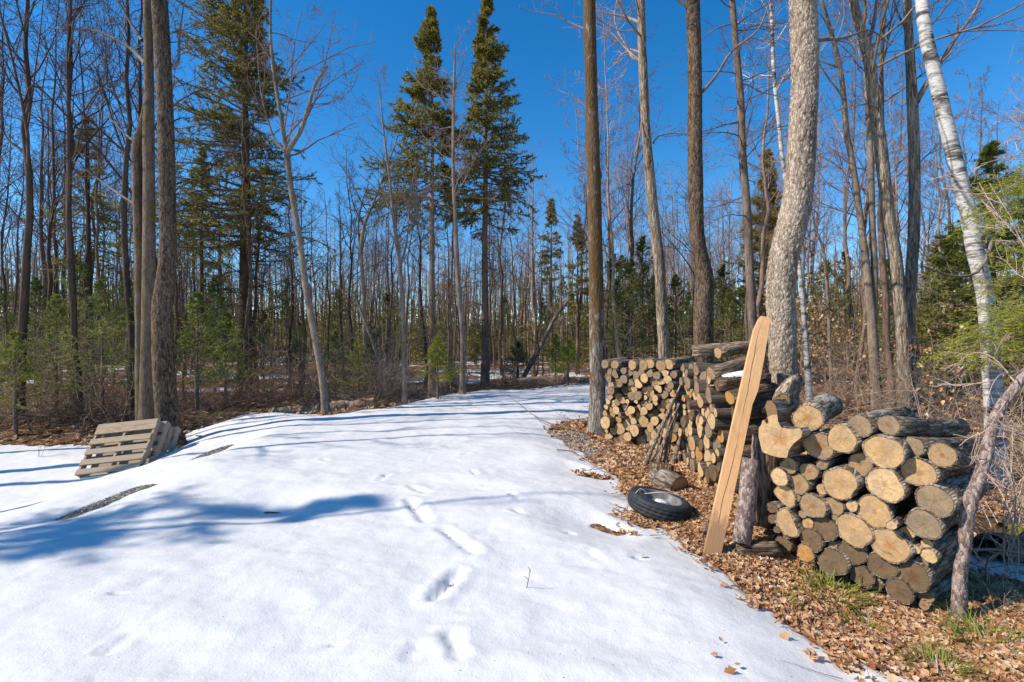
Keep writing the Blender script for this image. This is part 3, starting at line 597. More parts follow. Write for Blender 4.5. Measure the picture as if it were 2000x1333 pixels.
# left of the road
hero('maple_tree', 'dark scaly curved trunk right behind the stacked pallets', 'tree',
     [(338, 892, 62), (333, 860, 52), (326, 800, 48), (321, 740, 46), (318, 690, 45), (317, 640, 44), (317, 600, 44), (322, 560, 42), (327, 510, 38), (328, 450, 36), (326, 330, 36), (322, 200, 35), (316, 80, 35), (311, 0, 35), (308, -60, 34)],
     8.7, 'scaly_dark', 14, 31, 72, 0.014, 0.009, (0.04, 0.065), 'scaly', 12, 8.2, 2.8, custom=[([(338, 132, 0), (348, 122, 0), (350, 80, 0.1), (360, 0, .1)], 0.03, 6), ([(345, 100, .4), (380, 90, .6), (430, 85, .9)], 0.012, 5)])
hero('beech_tree', 'smooth grey moss edged trunk with a broken stub, left neighbour of the dark scaly trunk', 'tree',
     [(288, 880, 38), (288, 800, 35), (289, 700, 31), (290, 600, 29), (291, 480, 27), (291, 350, 25), (290, 270, 25), (291, 180, 21), (290, 90, 20), (288, 0, 18), (287, -50, 18)],
     9.6, 'mossy_grey', 13, 33, 48, 0.03, 0.003, (0.06, 0.09), 'ridged', 10, 7.6, 2.6,
     extra_trunks=[([(276, 890, 22), (274, 780, 21), (273, 640, 19), (271, 500, 18), (267, 400, 17), (265, 320, 16), (266, 285, 17), (275, 250, 13), (284, 200, 8)], 30, 5)],
     custom=[([(284, 125, 0), (255, 95, .2), (215, 72, .3), (180, 60, .5), (130, 58, .6), (95, 55, .8)], 0.045, 8), ([(278, 80, 0), (258, 50, .1), (235, 10, .1), (215, -20, .2)], 0.04, 5), ([(262, 278, 0), (240, 258, .3), (215, 232, .5), (195, 215, .7)], 0.025, 6),
             ([(265, 400, 0), (240, 385, .2), (205, 360, .5), (150, 320, .8), (120, 300, 1)], 0.025, 6), ([(200, 66, .4), (190, 35, .4), (180, 0, .5)], 0.015, 5)])
hero('curved_tree', 'bare tree with a long curved leaning trunk beside the broken log', 'tree',
     [(637, 810, 19), (634, 780, 15), (626, 720, 14), (617, 670, 14), (608, 620, 14), (597, 560, 13.5), (588, 490, 13), (577, 420, 12), (567, 360, 12), (561, 310, 10), (552, 250, 9), (542, 190, 8), (532, 120, 7), (528, 50, 6), (530, -20, 5)],
     10.8, 'smooth', 10.5, 35, 30, 0.04, 0.003, (0.06, 0.09), 'ridged', 16, 5.6, 2.4, twigm='twig', col=(1.2, 1.0, 0.9),
     extra_trunks=[([(564, 330, 10), (562, 300, 10), (576, 275, 9), (590, 250, 8), (604, 205, 7), (616, 165, 5), (640, 130, 4)], 14, 6)],
     custom=[([(604, 205, 0), (650, 200, .2), (690, 170, .3), (700, 130, .4)], 0.014, 9), ([(560, 300, 0), (535, 270, .2), (510, 180, .3), (500, 60, .4)], 0.03, 9), ([(590, 250, 0), (622, 180, .3), (640, 100, .2), (650, 40, .1)], 0.02, 9),
             ([(555, 255, 0), (566, 180, -.3), (575, 90, -.4), (590, 20, -.5)], 0.02, 9)])
hero('slim_tree', 'slim grey trunk forking between the curved tree and the left tall spruce', 'tree',
     [(790, 792, 11), (790, 700, 9), (787, 620, 8), (784, 560, 9), (778, 500, 8), (772, 450, 8), (766, 400, 6), (760, 340, 5), (752, 280, 4)],
     12.2, 'smooth', 8, 37, 16, 0.06, 0.0, (0.06, 0.09), 'ridged', 16, 3.6, 1.8, twigm='twig', custom=[([(783, 520, 0), (795, 470, .1), (800, 400, .2), (810, 330, .2)], 0.03, 8)], limb_r=0.015)
hero('slim_tree', 'slim pale bent trunk standing between the two tall spruces', 'tree',
     [(903, 778, 14), (904, 700, 11), (903, 640, 10), (898, 590, 10), (893, 520, 9), (890, 440, 8), (886, 360, 7), (885, 280, 6), (886, 200, 5), (888, 130, 4)],
     13.7, 'smooth', 10, 39, 18, 0.06, 0.0, (0.06, 0.09), 'ridged', 26, 4.4, 1.9, twigm='twig', col=(1.5, 1.4, 1.35), limb_r=0.014)
hero('slim_tree', 'bare trunk splitting into a wide fork behind the slim pale trunk', 'tree',
     [(715, 760, 9), (712, 640, 8), (708, 540, 8), (705, 490, 8), (712, 440, 7), (724, 410, 5), (740, 370, 4)],
     15, 'smooth', 8.5, 41, 14, 0.08, 0.0, (0.06, 0.09), 'ridged', 14, 4, 2.0, custom=[([(706, 500, 0), (700, 450, 0), (706, 400, 0), (720, 360, .1)], 0.04, 9), ([(712, 440, 0), (690, 400, 0), (680, 330, .1)], 0.03, 8)], col=DK)

# ------------------------------------------------------------------ conifers
def needles(mb, paths, per, ln, wd, rng, flat=0.5, fwd=0.5, m=0):
    Mn, n, _ = paths.shape; t = rng.random((Mn, per)) * (n - 1.001); i = t.astype(int); w = (t - i)[..., None]; mi = np.arange(Mn)[:, None]
    p = paths[mi, i] * (1 - w) + paths[mi, i + 1] * w; d = norm(paths[mi, i + 1] - paths[mi, i])
    s = rng.standard_normal(d.shape); s[..., 2] *= flat; s = norm(s)
    D = norm(d * fwd + s * 0.8); L = ln * (0.6 + 0.7 * rng.random((Mn, per)))[..., None]
    c = norm(np.cross(D, rng.standard_normal(D.shape))) * wd / 2
    v = np.stack([p - c, p + c, p + D * L], 2).reshape(-1, 3)
    mb.add(v, None, np.arange(len(v)).reshape(-1, 3), m=m)
def conifer(H_, r, cb, crown_r, nb, seed, ln=0.11, wd=0.03, per=16, K=7, droop=-0.06, mat_='spruce', dead=12, side=None, top_sharp=0.9, sides=14, tw=0.35, whorl=0):
    """returns trunk MB, crown MB"""
    rng = np.random.default_rng(seed); tr = MB()
    zs = np.linspace(0, H_, 14); wob = np.cumsum(rng.standard_normal((14, 2)) * 0.012 * H_ / 14, axis=0)
    path = np.column_stack([wob, zs]); path[0, 2] = -0.1; rad = r * (1 - zs / H_ * 0.93)
    rad[0] *= 1.25; tubes(tr, path[None], rad[None], sides)
    cr = MB()
    f = np.sort(rng.random(nb)) ** 0.85
    if whorl: f = np.clip((np.round(f * whorl) + 0.16 * rng.standard_normal(nb)) / whorl, 0, 0.99)
    f = f + 0; z = cb + (H_ - cb) * f
    pos = np.column_stack([np.interp(z, zs, path[:, 0]), np.interp(z, zs, path[:, 1]), z])
    az = rng.random(nb) * 2 * np.pi
    L = crown_r * (1 - f) ** top_sharp * (0.55 + 0.6 * rng.random(nb)) + 0.05
    if side is not None: L = L * (1 + side[0] * np.cos(az - side[1]))
    gap = vnoise(z * 1.2, az * 1.2, seed); L = L * (0.65 + 0.6 * gap)
    el = np.radians(88 - 40 * f - 12 * rng.random(nb)) if droop > -0.02 else np.radians(96 - 50 * f + 8 * rng.random(nb))
    D = np.column_stack([np.cos(az) * np.sin(el), np.sin(az) * np.sin(el), np.cos(el)])
    pa = march(pos, D, L, 6, 0.07, droop * 0.5 + 0.02, rng); ra = np.maximum(taper(r * 0.12 + L * 0.006, 7), 0.003)
    tubes(cr, pa, ra, 4, m=1)
    p, d, LL, rr = kids(pa, ra, L, K, 0.18, 1.0, (35, 65), (tw * 0.8, tw * 1.4), 0.6, rng, flat=0.75)
    LL = LL + 0.06
    pb = march(p, d, LL, 3, 0.08, droop * 0.6, rng)
    tubes(cr, pb, np.maximum(taper(rr, 4), 0.002), 3, m=1)
    needles(cr, pb, per, ln, wd, rng, 0.6, 0.75)
    needles(cr, pa[:, 3:], per, ln, wd, rng, 0.6, 0.75)
    if dead:
        zz = cb * (0.25 + 0.8 * rng.random(dead)); pos = np.column_stack([np.interp(zz, zs, path[:, 0]), np.interp(zz, zs, path[:, 1]), zz]); az = rng.random(dead) * 6.28
        D = np.column_stack([np.cos(az), np.sin(az), -0.1 + 0.3 * rng.random(dead)])
        branch_system(tr, pos, D, crown_r * (0.35 + 0.5 * rng.random(dead)), np.full(dead, r * 0.09 + 0.003), rng, 3, (6, 4), 0.12, -0.02, (3, 3, 3), 0.003)
    return tr, cr
def put_conifer(name, label, cat, loc, args, kw, needle='spruce', group=None, bark='wood_grey', col=(1, 1, 1), bcol=(0.9, 0.85, 0.8)):
    tr, cr = conifer(*args, **kw); root = empty(name, loc, label, cat, group)
    t = tr.obj('trunk', M[bark], root); c = cr.obj('crown', [M[needle], M['twig']], root); c.color = (*col, 1); t.color = (*bcol, 1)
    return reg(root, t, c)
def at(px, y): x = (px - 1000) / F * y; return np.array([x, y, float(H(x, y))])
put_conifer('spruce_tree', 'left one of the two tallest spruces beyond the snowy drive', 'tree', at(845, 15.3), (12.2, 0.13, 5.8, 2.0, 150, 51), dict(per=28, K=10, ln=0.12, wd=0.036, side=(0.3, 3.14), dead=34, top_sharp=0.95), bcol=(1.3, 1.15, 1.1))
put_conifer('spruce_tree', 'right one of the two tallest spruces, its tip touching the top of the picture', 'tree', at(948, 17.3), (14.2, 0.155, 6.0, 1.75, 160, 52), dict(per=28, K=10, ln=0.13, wd=0.036, side=(0.2, 0.3), dead=34, top_sharp=0.9), bcol=(0.95, 0.85, 0.8))
put_conifer('spruce_tree', 'broad tall spruce with a thick dark trunk behind the curved bare tree', 'tree', at(478, 16.0), (13.8, 0.25, 5.0, 3.0, 190, 53), dict(per=30, K=10, ln=0.14, wd=0.032, side=(0.3, 3.0), dead=46, top_sharp=0.6), bcol=(0.55, 0.5, 0.45))
put_conifer('pine_tree', 'thin conifer with a small tuft top left of the twin trunks', 'tree', at(172, 17), (9.6, 0.16, 4.4, 1.5, 60, 54), dict(per=20, K=7, ln=0.13, wd=0.03, dead=40, top_sharp=0.8), bcol=(0.5, 0.45, 0.4))
put_conifer('spruce_tree', 'narrow green spruce right beside the dark scaly trunk, behind it', 'tree', at(393, 19), (9.3, 0.12, 3.6, 1.4, 90, 55), dict(per=20, K=8, ln=0.13, wd=0.03, dead=20), bcol=(0.6, 0.55, 0.5), col=(1.0, 1.25, 1))
put_conifer('spruce_tree', 'olive spruce rising between the dead-twigged trunk and the biggest trunk', 'tree', at(1500, 20), (9.4, 0.15, 1.5, 2.0, 150, 56), dict(per=24, K=9, ln=0.14, wd=0.035, dead=6), col=(1.15, 1.1, 0.9))
put_conifer('pine_tree', 'small-topped pine showing just left of the mossy trunk', 'tree', at(1128, 26), (8.6, 0.12, 3.2, 1.4, 80, 57), dict(per=18, K=7, ln=0.15, wd=0.04, dead=10))
put_conifer('pine_tree', 'pine with a lone tuft top between the right tall spruce and the mossy trunk', 'tree', at(1078, 27), (9.6, 0.12, 4.8, 1.1, 60, 58), dict(per=18, K=7, ln=0.15, wd=0.04, dead=14))
put_conifer('hemlock_tree', 'dark conifer behind the upper part of the leaning white birch', 'tree', at(1935, 11), (6.0, 0.16, 0.9, 2.0, 100, 59), dict(per=26, K=10, ln=0.09, wd=0.02, dead=6), needle='fir', col=(1.25, 1.15, 0.7))
put_conifer('hemlock_tree', 'dark green conifer at the right picture edge beyond the birch', 'tree', at(2020, 10), (5.0, 0.14, 0.6, 1.9, 90, 60), dict(per=26, K=10, ln=0.09, wd=0.02, dead=6), needle='fir', col=(1.5, 1.35, 0.7))
put_conifer('hemlock_tree', 'dark green conifer between the ridged brown trunk and the white birch', 'tree', at(1868, 12.5), (4.4, 0.12, 0.4, 1.9, 90, 61), dict(per=26, K=10, ln=0.09, wd=0.022, dead=4), needle='fir', col=(1.5, 1.3, 0.7))

# young firs: three prototypes, copied
FIRP = []
def fir_proto(seed, h, cr):
    tr, c = conifer(h, 0.028 + h * 0.006, h * 0.22, cr, int(26 + h * 12), seed, ln=0.046, wd=0.015, per=22, K=9, droop=-0.0, dead=9, top_sharp=0.9, sides=8, tw=0.33, whorl=int(5 + h * 2.5))
    root = empty('fir_sapling', (0, 0, 0)); t = tr.obj('trunk', M['wood_grey'], root); c = c.obj('crown', [M['fir'], M['twig']], root)
    return reg(root, t, c), h
used_fir = set()
firs = [fir_proto(70, 2.4, 0.95), fir_proto(71, 3.4, 1.25), fir_proto(72, 4.4, 1.5), fir_proto(73, 1.6, 0.75)]
def fir(px, y, k, s, label, group=None, col=(1, 1, 1), rz=None):
    if k in used_fir: o = copy_tree(firs[k][0]); KIDS_o = [c for c in o.children]
    else: used_fir.add(k); o = firs[k][0]; KIDS_o = KIDS[o.name]
    p = at(px, y); o.location = p; o.scale = (s, s, s * (0.9 + 0.2 * R.random())); o.rotation_euler = (0, 0, R.random() * 6.28 if rz is None else rz)
    for c in KIDS_o:
        if c.name.startswith('crown'): c.color = (*col, 1)
    if 'group' in o.keys(): del o['group']
    tag(o, label, 'young fir', group)
YL = (2.3, 1.9, 0.9); BR_ = (1.6, 1.45, 1.1)
fir(855, 12.6, 3, 1.0, 'yellow-green little fir at the foot of the left tall spruce', col=YL)
fir(700, 13.5, 0, 0.72, 'yellow-green fir between the curved tree and the slim forking trunk', col=YL)
fir(655, 14.5, 0, 0.9, 'dark green young fir just right of the curved trunk', col=(0.9, 1, 1))
fir(1085, 17.5, 0, 0.85, 'bright yellowish young fir right of the tall spruce pair', col=YL)
fir(1060, 21, 1, 1.0, 'dark bushy young fir behind the bright one near the road bend', col=(0.7, 0.75, 0.7))
fir(1110, 16.5, 3, 1.0, 'small yellowish fir left of the mossy trunk foot', col=YL)
fir(110, 10.8, 1, 0.85, 'bushy young fir at the woods edge behind the pallets, furthest left of three', col=BR_)
fir(200, 10.4, 1, 0.9, 'bushy young fir directly behind the stacked pallets', col=BR_)
fir(150, 12.0, 2, 0.8, 'taller young fir between the two bushy ones behind the pallets', col=BR_)
fir(385, 11.2, 0, 1.15, 'young fir close to the right side of the dark scaly trunk', col=BR_)
fir(440, 12.6, 0, 1.1, 'young fir at the foot of the broad spruce', col=BR_)
fir(420, 14.5, 2, 0.8, 'taller dark fir behind the one at the foot of the broad spruce', col=(0.8, 0.9, 0.8))
fir(30, 9.4, 0, 0.9, 'olive young fir at the left picture edge', col=(1.6, 1.4, 0.9))
fir(515, 15, 1, 0.8, 'young fir right of the thick dark spruce trunk', col=(1, 1, 0.9))
fir(585, 19, 0, 1.0, 'small fir deep in the woods behind the curved trunk', col=(0.8, 0.9, 0.8))
fir(730, 20, 0, 1.0, 'dark small fir behind the forking bare tree', col=(0.6, 0.8, 0.6))
fir(1010, 20, 3, 1.2, 'low dark fir right of the right tall spruce', col=(0.6, 0.7, 0.6))
for i, (px, y, k, s) in enumerate([(1198, 17, 2, 1.0), (1232, 15, 2, 0.95), (1255, 18, 2, 1.15), (1215, 20, 2, 1.2), (1320, 18, 2, 0.9), (1345, 16, 1, 0.9), (1280, 20, 2, 1.05)]):
    fir(px, y, k, s, 'dense olive conifer in the thicket behind the far woodpile', 'thicket conifers behind the far woodpile', (1.0, 0.9, 0.6))
for i, (px, y, k, s) in enumerate([(1400, 17, 2, 0.85), (1425, 15, 1, 0.95), (1450, 18, 2, 0.9), (1412, 20, 2, 1.1)]):
    fir(px, y, k, s, 'dense olive conifer behind the middle woodpile, right of the bulging trunk', 'thicket conifers behind the middle woodpile', (1.0, 0.9, 0.6))
for i, (px, y, k, s) in enumerate([(1612, 16, 2, 0.9), (1650, 18, 2, 1.0), (1735, 15, 2, 0.9), (1830, 14, 2, 1.0), (1845, 17, 2, 1.2)]):
    fir(px, y, k, s, 'green conifer in the thicket right of the biggest trunk', 'thicket conifers right of the biggest trunk', (1.1, 1.0, 0.6))
for i, (px, y, k, s) in enumerate([(760, 26, 2, 1.0), (880, 28, 2, 1.1), (985, 30, 2, 1.0), (560, 27, 2, 1.1), (660, 30, 2, 1.2), (1100, 28, 2, 1.1)]):
    fir(px, y, k, s, 'dim small conifer deep in the woods past the snowy drive', 'dim conifers deep in the woods', (0.8, 0.8, 0.6))
for i, (px, y, k, s) in enumerate([(-20, 12, 2, 0.8), (70, 15, 2, 0.9), (250, 14, 2, 0.8)]):
    fir(px, y, k, s, 'dark conifer among the trunks behind the pallets', 'dark conifers behind the pallets', (0.8, 0.9, 0.7))

# near hemlock boughs reaching in from the right
def hemlock_bough(px0, px1, d, seed):
    pass
def right_hemlock():
    rng = np.random.default_rng(90); org = np.array([6.3, 4.6, float(H(6.3, 4.6))])
    root = empty('hemlock_tree', org, 'hemlock with yellow-green boughs reaching in at the right picture edge', 'tree')
    mb = MB(); trunk_mesh(mb, np.array([[0, 0, -0.1, .14], [0, 0, 1.5, .13], [0.05, 0, 4, .10], [0, 0.05, 7.5, .02]]) + np.array([*org, 0]), org, 24, 0.05, 0.004, (0.05, 0.07)); mb.obj('trunk', M['scaly_dark'], root)
    cr = MB()
    targets = [((1905, 432), 4.6, 0.5), ((1925, 400), 4.9, .6), ((1950, 378), 4.7, 0.5), ((1960, 480), 4.4, .5), ((1880, 700), 4.7, 0.6), ((1905, 650), 4.3, 0.4), ((1950, 620), 4.6, 0.4), ((1870, 690), 4.5, .4), ((1940, 560), 5.2, .4), ((1985, 350), 4.5, .4)]
    paths = []
    for (pp, d, k) in targets:
        e = P(*pp, d) - org; s = np.array([0, 0, e[2] + 0.15 + 0.2 * rng.random()]); mid = s * 0.45 + e * 0.55 + np.array([0, 0, 0.14])
        paths.append(spline(np.array([[*s, 0], [*mid, 0], [*e, 0]]), 9)[:, :3])
    pa = np.array(paths); ra = taper(np.full(len(pa), 0.014), 9, 0.2); tubes(cr, pa, ra, 5, m=1)
    L = np.full(len(pa), 1.5); p, d, LL, r = kids(pa, ra, L, 34, 0.40, 1.0, (35, 60), (0.3, 0.5), 0.5, rng, flat=0.85)
    pb = march(p, d, LL, 4, 0.06, -0.05, rng); rb = taper(r, 5); tubes(cr, pb, rb, 3, m=1)
    p, d, L2, r2 = kids(pb, rb, LL, 6, 0.1, 0.95, (35, 55), (0.3, 0.5), 0.5, rng, flat=0.9); pc = march(p, d, L2 + 0.03, 3, 0.06, -0.05, rng); tubes(cr, pc, taper(r2 * 0 + 0.0012, 4), 3, m=1)
    needles(cr, pc, 38, 0.019, 0.0048, rng, 0.25, 0.35); needles(cr, pb, 44, 0.019, 0.0048, rng, 0.25, 0.35)
    cr.obj('crown', [M['hemlock'], M['twig']], root)
right_hemlock()

# ------------------------------------------------------------------ background hardwoods: prototypes, copied
def bare_proto(seed, h, r, nl, f0, lean=0.0, up=0.06, spread=0.32):
    rng = np.random.default_rng(seed); tr = MB(); n = 16; zs = np.linspace(0, h, n)
    wob = np.cumsum(rng.standard_normal((n, 2)) * 0.06, axis=0) + np.outer(np.linspace(0, 1, n) ** 1.5, [lean * h, 0])
    path = np.column_stack([wob - wob[0], zs]); path[0, 2] = -0.15; rad = r * (1 - 0.9 * zs / h); rad[0] *= 1.2
    tubes(tr, path[None], rad[None], 8)
    br = MB(); f = f0 + (1 - f0) * (np.arange(nl) + rng.random(nl)) / nl; z = f * h
    pos = np.column_stack([np.interp(z, zs, path[:, 0]), np.interp(z, zs, path[:, 1]), z])
    az = rng.random(nl) * 6.28; el = np.radians(25 + 40 * rng.random(nl)); D = np.column_stack([np.cos(az) * np.sin(el), np.sin(az) * np.sin(el), np.cos(el)])
    L = h * spread * (1.15 - f) * (0.6 + 0.8 * rng.random(nl)); rl = np.interp(z, zs, rad) * (0.3 + 0.35 * rng.random(nl))
    branch_system(br, pos, D, L, rl, rng, 4, (5, 4, 3), 0.16, up, (4, 3, 3), 0.0035, (28, 55), (6, 4, 3))
    root = empty('bare_tree', (0, 0, 0)); t = tr.obj('trunk', M['wood_grey'], root); b = br.obj('crown', M['twig'], root)
    return reg(root, t, b)
PROT = [bare_proto(100 + i, h, r, nl, f0, le, up, sp) for i, (h, r, nl, f0, le, up, sp) in enumerate([
    (12, .085, 20, .42, 0, .06, .30), (13, .11, 22, .38, .02, .05, .34), (11, .07, 18, .45, -.03, .09, .26), (12.5, .09, 22, .35, .03, .06, .32), (10, .06, 18, .35, .05, .10, .28),
    (14, .13, 24, .40, -.01, .05, .36), (12, .075, 18, .5, .06, .08, .28), (9, .05, 16, .3, -.05, .08, .30), (13, .10, 22, .45, .0, .1, .25)])]
ZONES = [(-400, 262, 'left of the twin trunks'), (262, 470, 'between twin trunks and broad spruce'), (470, 620, 'around the curved tree, behind it'),
         (620, 830, 'between curved tree and left tall spruce'), (830, 965, 'around the two tall spruces'), (965, 1150, 'between tall spruces and mossy trunk'),
         (1150, 1345, 'between mossy and bulging trunks'), (1345, 1530, 'between bulging and biggest trunks'), (1530, 1720, 'right of the biggest trunk'), (1720, 2400, 'around the leaning white birch')]
usedp = set(); placed = []
def forest_ok(x, y):
    px = 1000 + F * x / y
    if px < 330: return y > 10.2
    if px < 640: return y > 13
    if px < 1150: return y > 17.5
    if px < 1345: return y > 15
    if px < 1720: return y > 12.5
    return y > 10.5
def place_bare(x, y, k, s, light, sz=None, rz=None):
    px = 1000 + F * x / y; zone = next(z[2] for z in ZONES if z[0] <= px < z[1]) if -400 <= px < 2400 else 'outside'
    if k in usedp: o = copy_tree(PROT[k]); ch = o.children
    else: usedp.add(k); o = PROT[k]; ch = KIDS[o.name]
    o.location = (x, y, float(H(x, y))); o.rotation_euler = (0, 0, R.random() * 6.28 if rz is None else rz); o.scale = (s, s, sz or s)
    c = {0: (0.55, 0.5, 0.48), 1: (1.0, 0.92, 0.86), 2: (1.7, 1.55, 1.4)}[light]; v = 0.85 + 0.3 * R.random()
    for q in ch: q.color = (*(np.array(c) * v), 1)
    dist = 'slender' if y < 19 else 'distant thin'; tone = ['dark', 'brownish grey', 'pale'][light]
    lab = f'{dist} {tone} bare tree {zone}'; tag(o, lab, 'tree', lab.replace('bare tree', 'bare trees'))
    placed.append((x, y))
cnt = 0; tries = 0
while cnt < 282 and tries < 20000:
    tries += 1
    y = 10 + 38 * R.random() ** 1.25; px = -120 + 2240 * R.random(); x = (px - 1000) / F * y
    if px > 1560 and R.random() < 0.35: continue
    if not forest_ok(x, y): continue
    if any((x - a) ** 2 + (y - b) ** 2 < (0.55 + y * 0.012) ** 2 for a, b in placed): continue
    if px < 330: s = (0.62 if y < 13.5 else 0.8) + 0.25 * R.random()
    elif px < 1150: s = (0.66 + 0.27 * R.random()) * (0.85 if y < 24 else 1.08)
    else: s = 0.75 + 0.3 * R.random()
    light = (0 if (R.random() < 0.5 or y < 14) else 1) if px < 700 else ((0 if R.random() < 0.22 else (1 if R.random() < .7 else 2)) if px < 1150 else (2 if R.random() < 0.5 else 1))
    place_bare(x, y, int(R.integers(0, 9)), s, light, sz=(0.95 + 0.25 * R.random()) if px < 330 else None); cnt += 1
print('bare trees', cnt)
# trees beside the drive, out of the picture on the left, whose shadows cross the snow
OFFP = [bare_proto(120, 12.5, .10, 9, .5, .02, .1, .16), bare_proto(121, 11.5, .085, 8, .55, -.02, .1, .15)]
for i, (x, y, k, s) in enumerate([(-10.5, 5.1, 0, 1.0), (-11.5, 5.9, 1, 1.0), (-10.8, 6.9, 0, 0.9), (-12.5, 7.6, 1, 1.0), (-9.5, 2.3, 1, 0.7), (-13.5, 9.0, 0, 1.0)]):
    o = OFFP[k] if i < 2 else copy_tree(OFFP[k]); o.location = (x, y, float(H(x, y))); o.scale = (s, s, 1); o.rotation_euler = (0, 0, i * 1.3)
    tag(o, 'bare tree beside the drive left of the view, casting shadows on the snow', 'tree', 'bare trees left of the view')
put_conifer('spruce_tree', 'spruce left of the view whose crown shades the near snow', 'tree', (-12.6, 1.7, -0.6), (10.2, 0.14, 6.4, 1.6, 46, 150), dict(per=15, K=8, ln=0.13, wd=0.03, dead=10))

# distant woods as one mass
def far_woods():
    rng = np.random.default_rng(200); mb = MB(); n = 2400
    y = 42 + 55 * rng.random(n); x = (rng.random(n) * 2 - 1) * 1.5 * y; h = 8 + 5 * rng.random(n); z0 = H(x, y)
    k = 6; t = np.linspace(0, 1, k)[None, :, None]
    off = np.cumsum(rng.standard_normal((n, k, 2)) * 0.14, axis=1)
    path = np.concatenate([np.stack([x, y], 1)[:, None, :] + off, (z0[:, None] + h[:, None] * t[..., 0])[..., None]], 2)
    ra = (0.05 + 0.09 * rng.random(n))[:, None] * (1 - 0.85 * t[..., 0]); tubes(mb, path, ra, 4)
    p, d, L, r = kids(path, ra, h, 9, 0.25, 1, (20, 55), (0.14, 0.26), 0.5, rng); pa = march(p, d, L, 3, 0.14, 0.1, rng); r_ = np.maximum(taper(r, 4), 0.008); tubes(mb, pa, r_, 3)
    p, d, L, r = kids(pa, r_, L, 3, 0.2, 1, (20, 50), (0.4, 0.7), 0.6, rng); pa = march(p, d, L, 2, 0.14, 0.1, rng); tubes(mb, pa, np.maximum(taper(r, 3), 0.006), 3)
    o = mb.obj('distant_woods', M['wood_grey']); o.color = (1.25, 1.1, 0.98, 1)
    tag(o, 'far mass of bare grey trunks closing off the woods', 'woods', kind='stuff')
    cm = MB(); n = 650; y = 34 + 55 * rng.random(n); x = (rng.random(n) * 2 - 1) * 1.3 * y; h = 2 + 4.5 * rng.random(n)
    m = forest_ok_arr(x, y); x, y, h = x[m], y[m], h[m]; n = len(x)
    path = np.stack([np.stack([x, y, H(x, y) + h * f], 1) for f in np.linspace(0.05, 1, 8)], 1); ra = np.full((n, 8), 0.05); tubes(cm, path, ra * np.linspace(1, .2, 8), 4, m=1)
    p, d, L, r = kids(path, ra, h, 34, 0.0, 1, (70, 95), (0.28, 0.38), 0.3, rng); pa = march(p, d, L, 3, 0.06, -0.02, rng)
    needles(cm, pa, 12, 0.30, 0.10, rng, 0.5, 0.8)
    o = cm.obj('distant_conifers', [M['spruce'], M['wood_grey']]); tag(o, 'far mass of low dark conifers among the distant trunks', 'woods', kind='stuff')
def forest_ok_arr(x, y): return np.array([forest_ok(a, b) for a, b in zip(x, y)])
far_woods()

# ------------------------------------------------------------------ brush: shrubs and saplings
def shrub_proto(seed, stems, h, spread):
    rng = np.random.default_rng(seed); mb = MB(); az = rng.random(stems) * 6.28; rr = 0.12 * rng.random(stems)
    P0 = np.column_stack([rr * np.cos(az), rr * np.sin(az), np.full(stems, -0.03)]); el = np.radians(spread * rng.random(stems))
    D = np.column_stack([np.cos(az) * np.sin(el), np.sin(az) * np.sin(el), np.cos(el)])
    branch_system(mb, P0, D, h * (0.6 + 0.5 * rng.random(stems)), 0.004 + 0.006 * rng.random(stems) * h / 1.5, rng, 3, (6, 3), 0.19, -0.01, (4, 3, 3), 0.0022, (35, 80), (7, 4, 3))
    o = mb.obj('bare_shrub', M['brush']); return o
SH = [shrub_proto(300, 9, 1.2, 55), shrub_proto(301, 5, 2.0, 30), shrub_proto(302, 14, 0.8, 75), shrub_proto(303, 3, 3.0, 18), shrub_proto(304, 2, 3.6, 12)]
useds = set()
def shrub(px, y, k, s, label, group, col=(1, 1, 1)):
    if k in useds: o = SH[k].copy(); COL.objects.link(o)
    else: useds.add(k); o = SH[k]
    p = at(px, y); o.location = p; o.scale = (s,) * 3; o.rotation_euler = (0, 0, R.random() * 6.28); o.color = (*col, 1)
    tag(o, label, 'shrub', group)
for i in range(34):
    px = -60 + 320 * R.random(); y = 9.7 + 3.5 * R.random()
    shrub(px, y, int(R.choice([0, 1, 2, 3, 4])), 0.7 + 0.5 * R.random(), 'leafless shrub in the brush at the woods edge left of the twin trunks', 'leafless shrubs left of the twin trunks', (1.2, 1.05, 0.88))
for i in range(44):
    px = 355 + 270 * R.random(); y = np.interp(px, [350, 640], [11, 13.5]) + 3 * R.random()
    shrub(px, y, int(R.choice([0, 0, 1, 2, 2, 3])), 0.7 + 0.5 * R.random(), 'leafless shrub in the tangle between twin trunks and curved tree', 'leafless shrubs between twin trunks and curved tree', (1.3, 1.12, 0.92))
for i in range(34):
    px = 645 + 150 * R.random(); y = 13 + 3 * R.random()
    shrub(px, y, int(R.choice([0, 1, 1, 2, 3])), 0.8 + 0.5 * R.random(), 'leafless shrub behind the cut end of the broken log', 'leafless shrubs behind the broken log', (1, 0.95, 0.9))
for i in range(36):
    px = 830 + 330 * R.random(); y = np.interp(px, [830, 1150], [15.5, 20]) + 4 * R.random()
    shrub(px, y, int(R.choice([0, 1, 3, 4])), 0.7 + 0.5 * R.random(), 'leafless shrub beyond the end of the snowy drive', 'leafless shrubs beyond the drive', (1.3, 1.1, 0.85))
for i in range(34):
    px = 1600 + 420 * R.random(); y = np.interp(px, [1590, 2000], [8, 6]) + 5.5 * R.random() ** 1.3
    shrub(px, y, int(R.choice([0, 1, 2, 2, 3, 4])), 0.6 + 0.4 * R.random(), 'leafless shrub in the brush behind the near woodpile', 'leafless shrubs behind the near woodpile', (1.15, 1.0, 0.85))
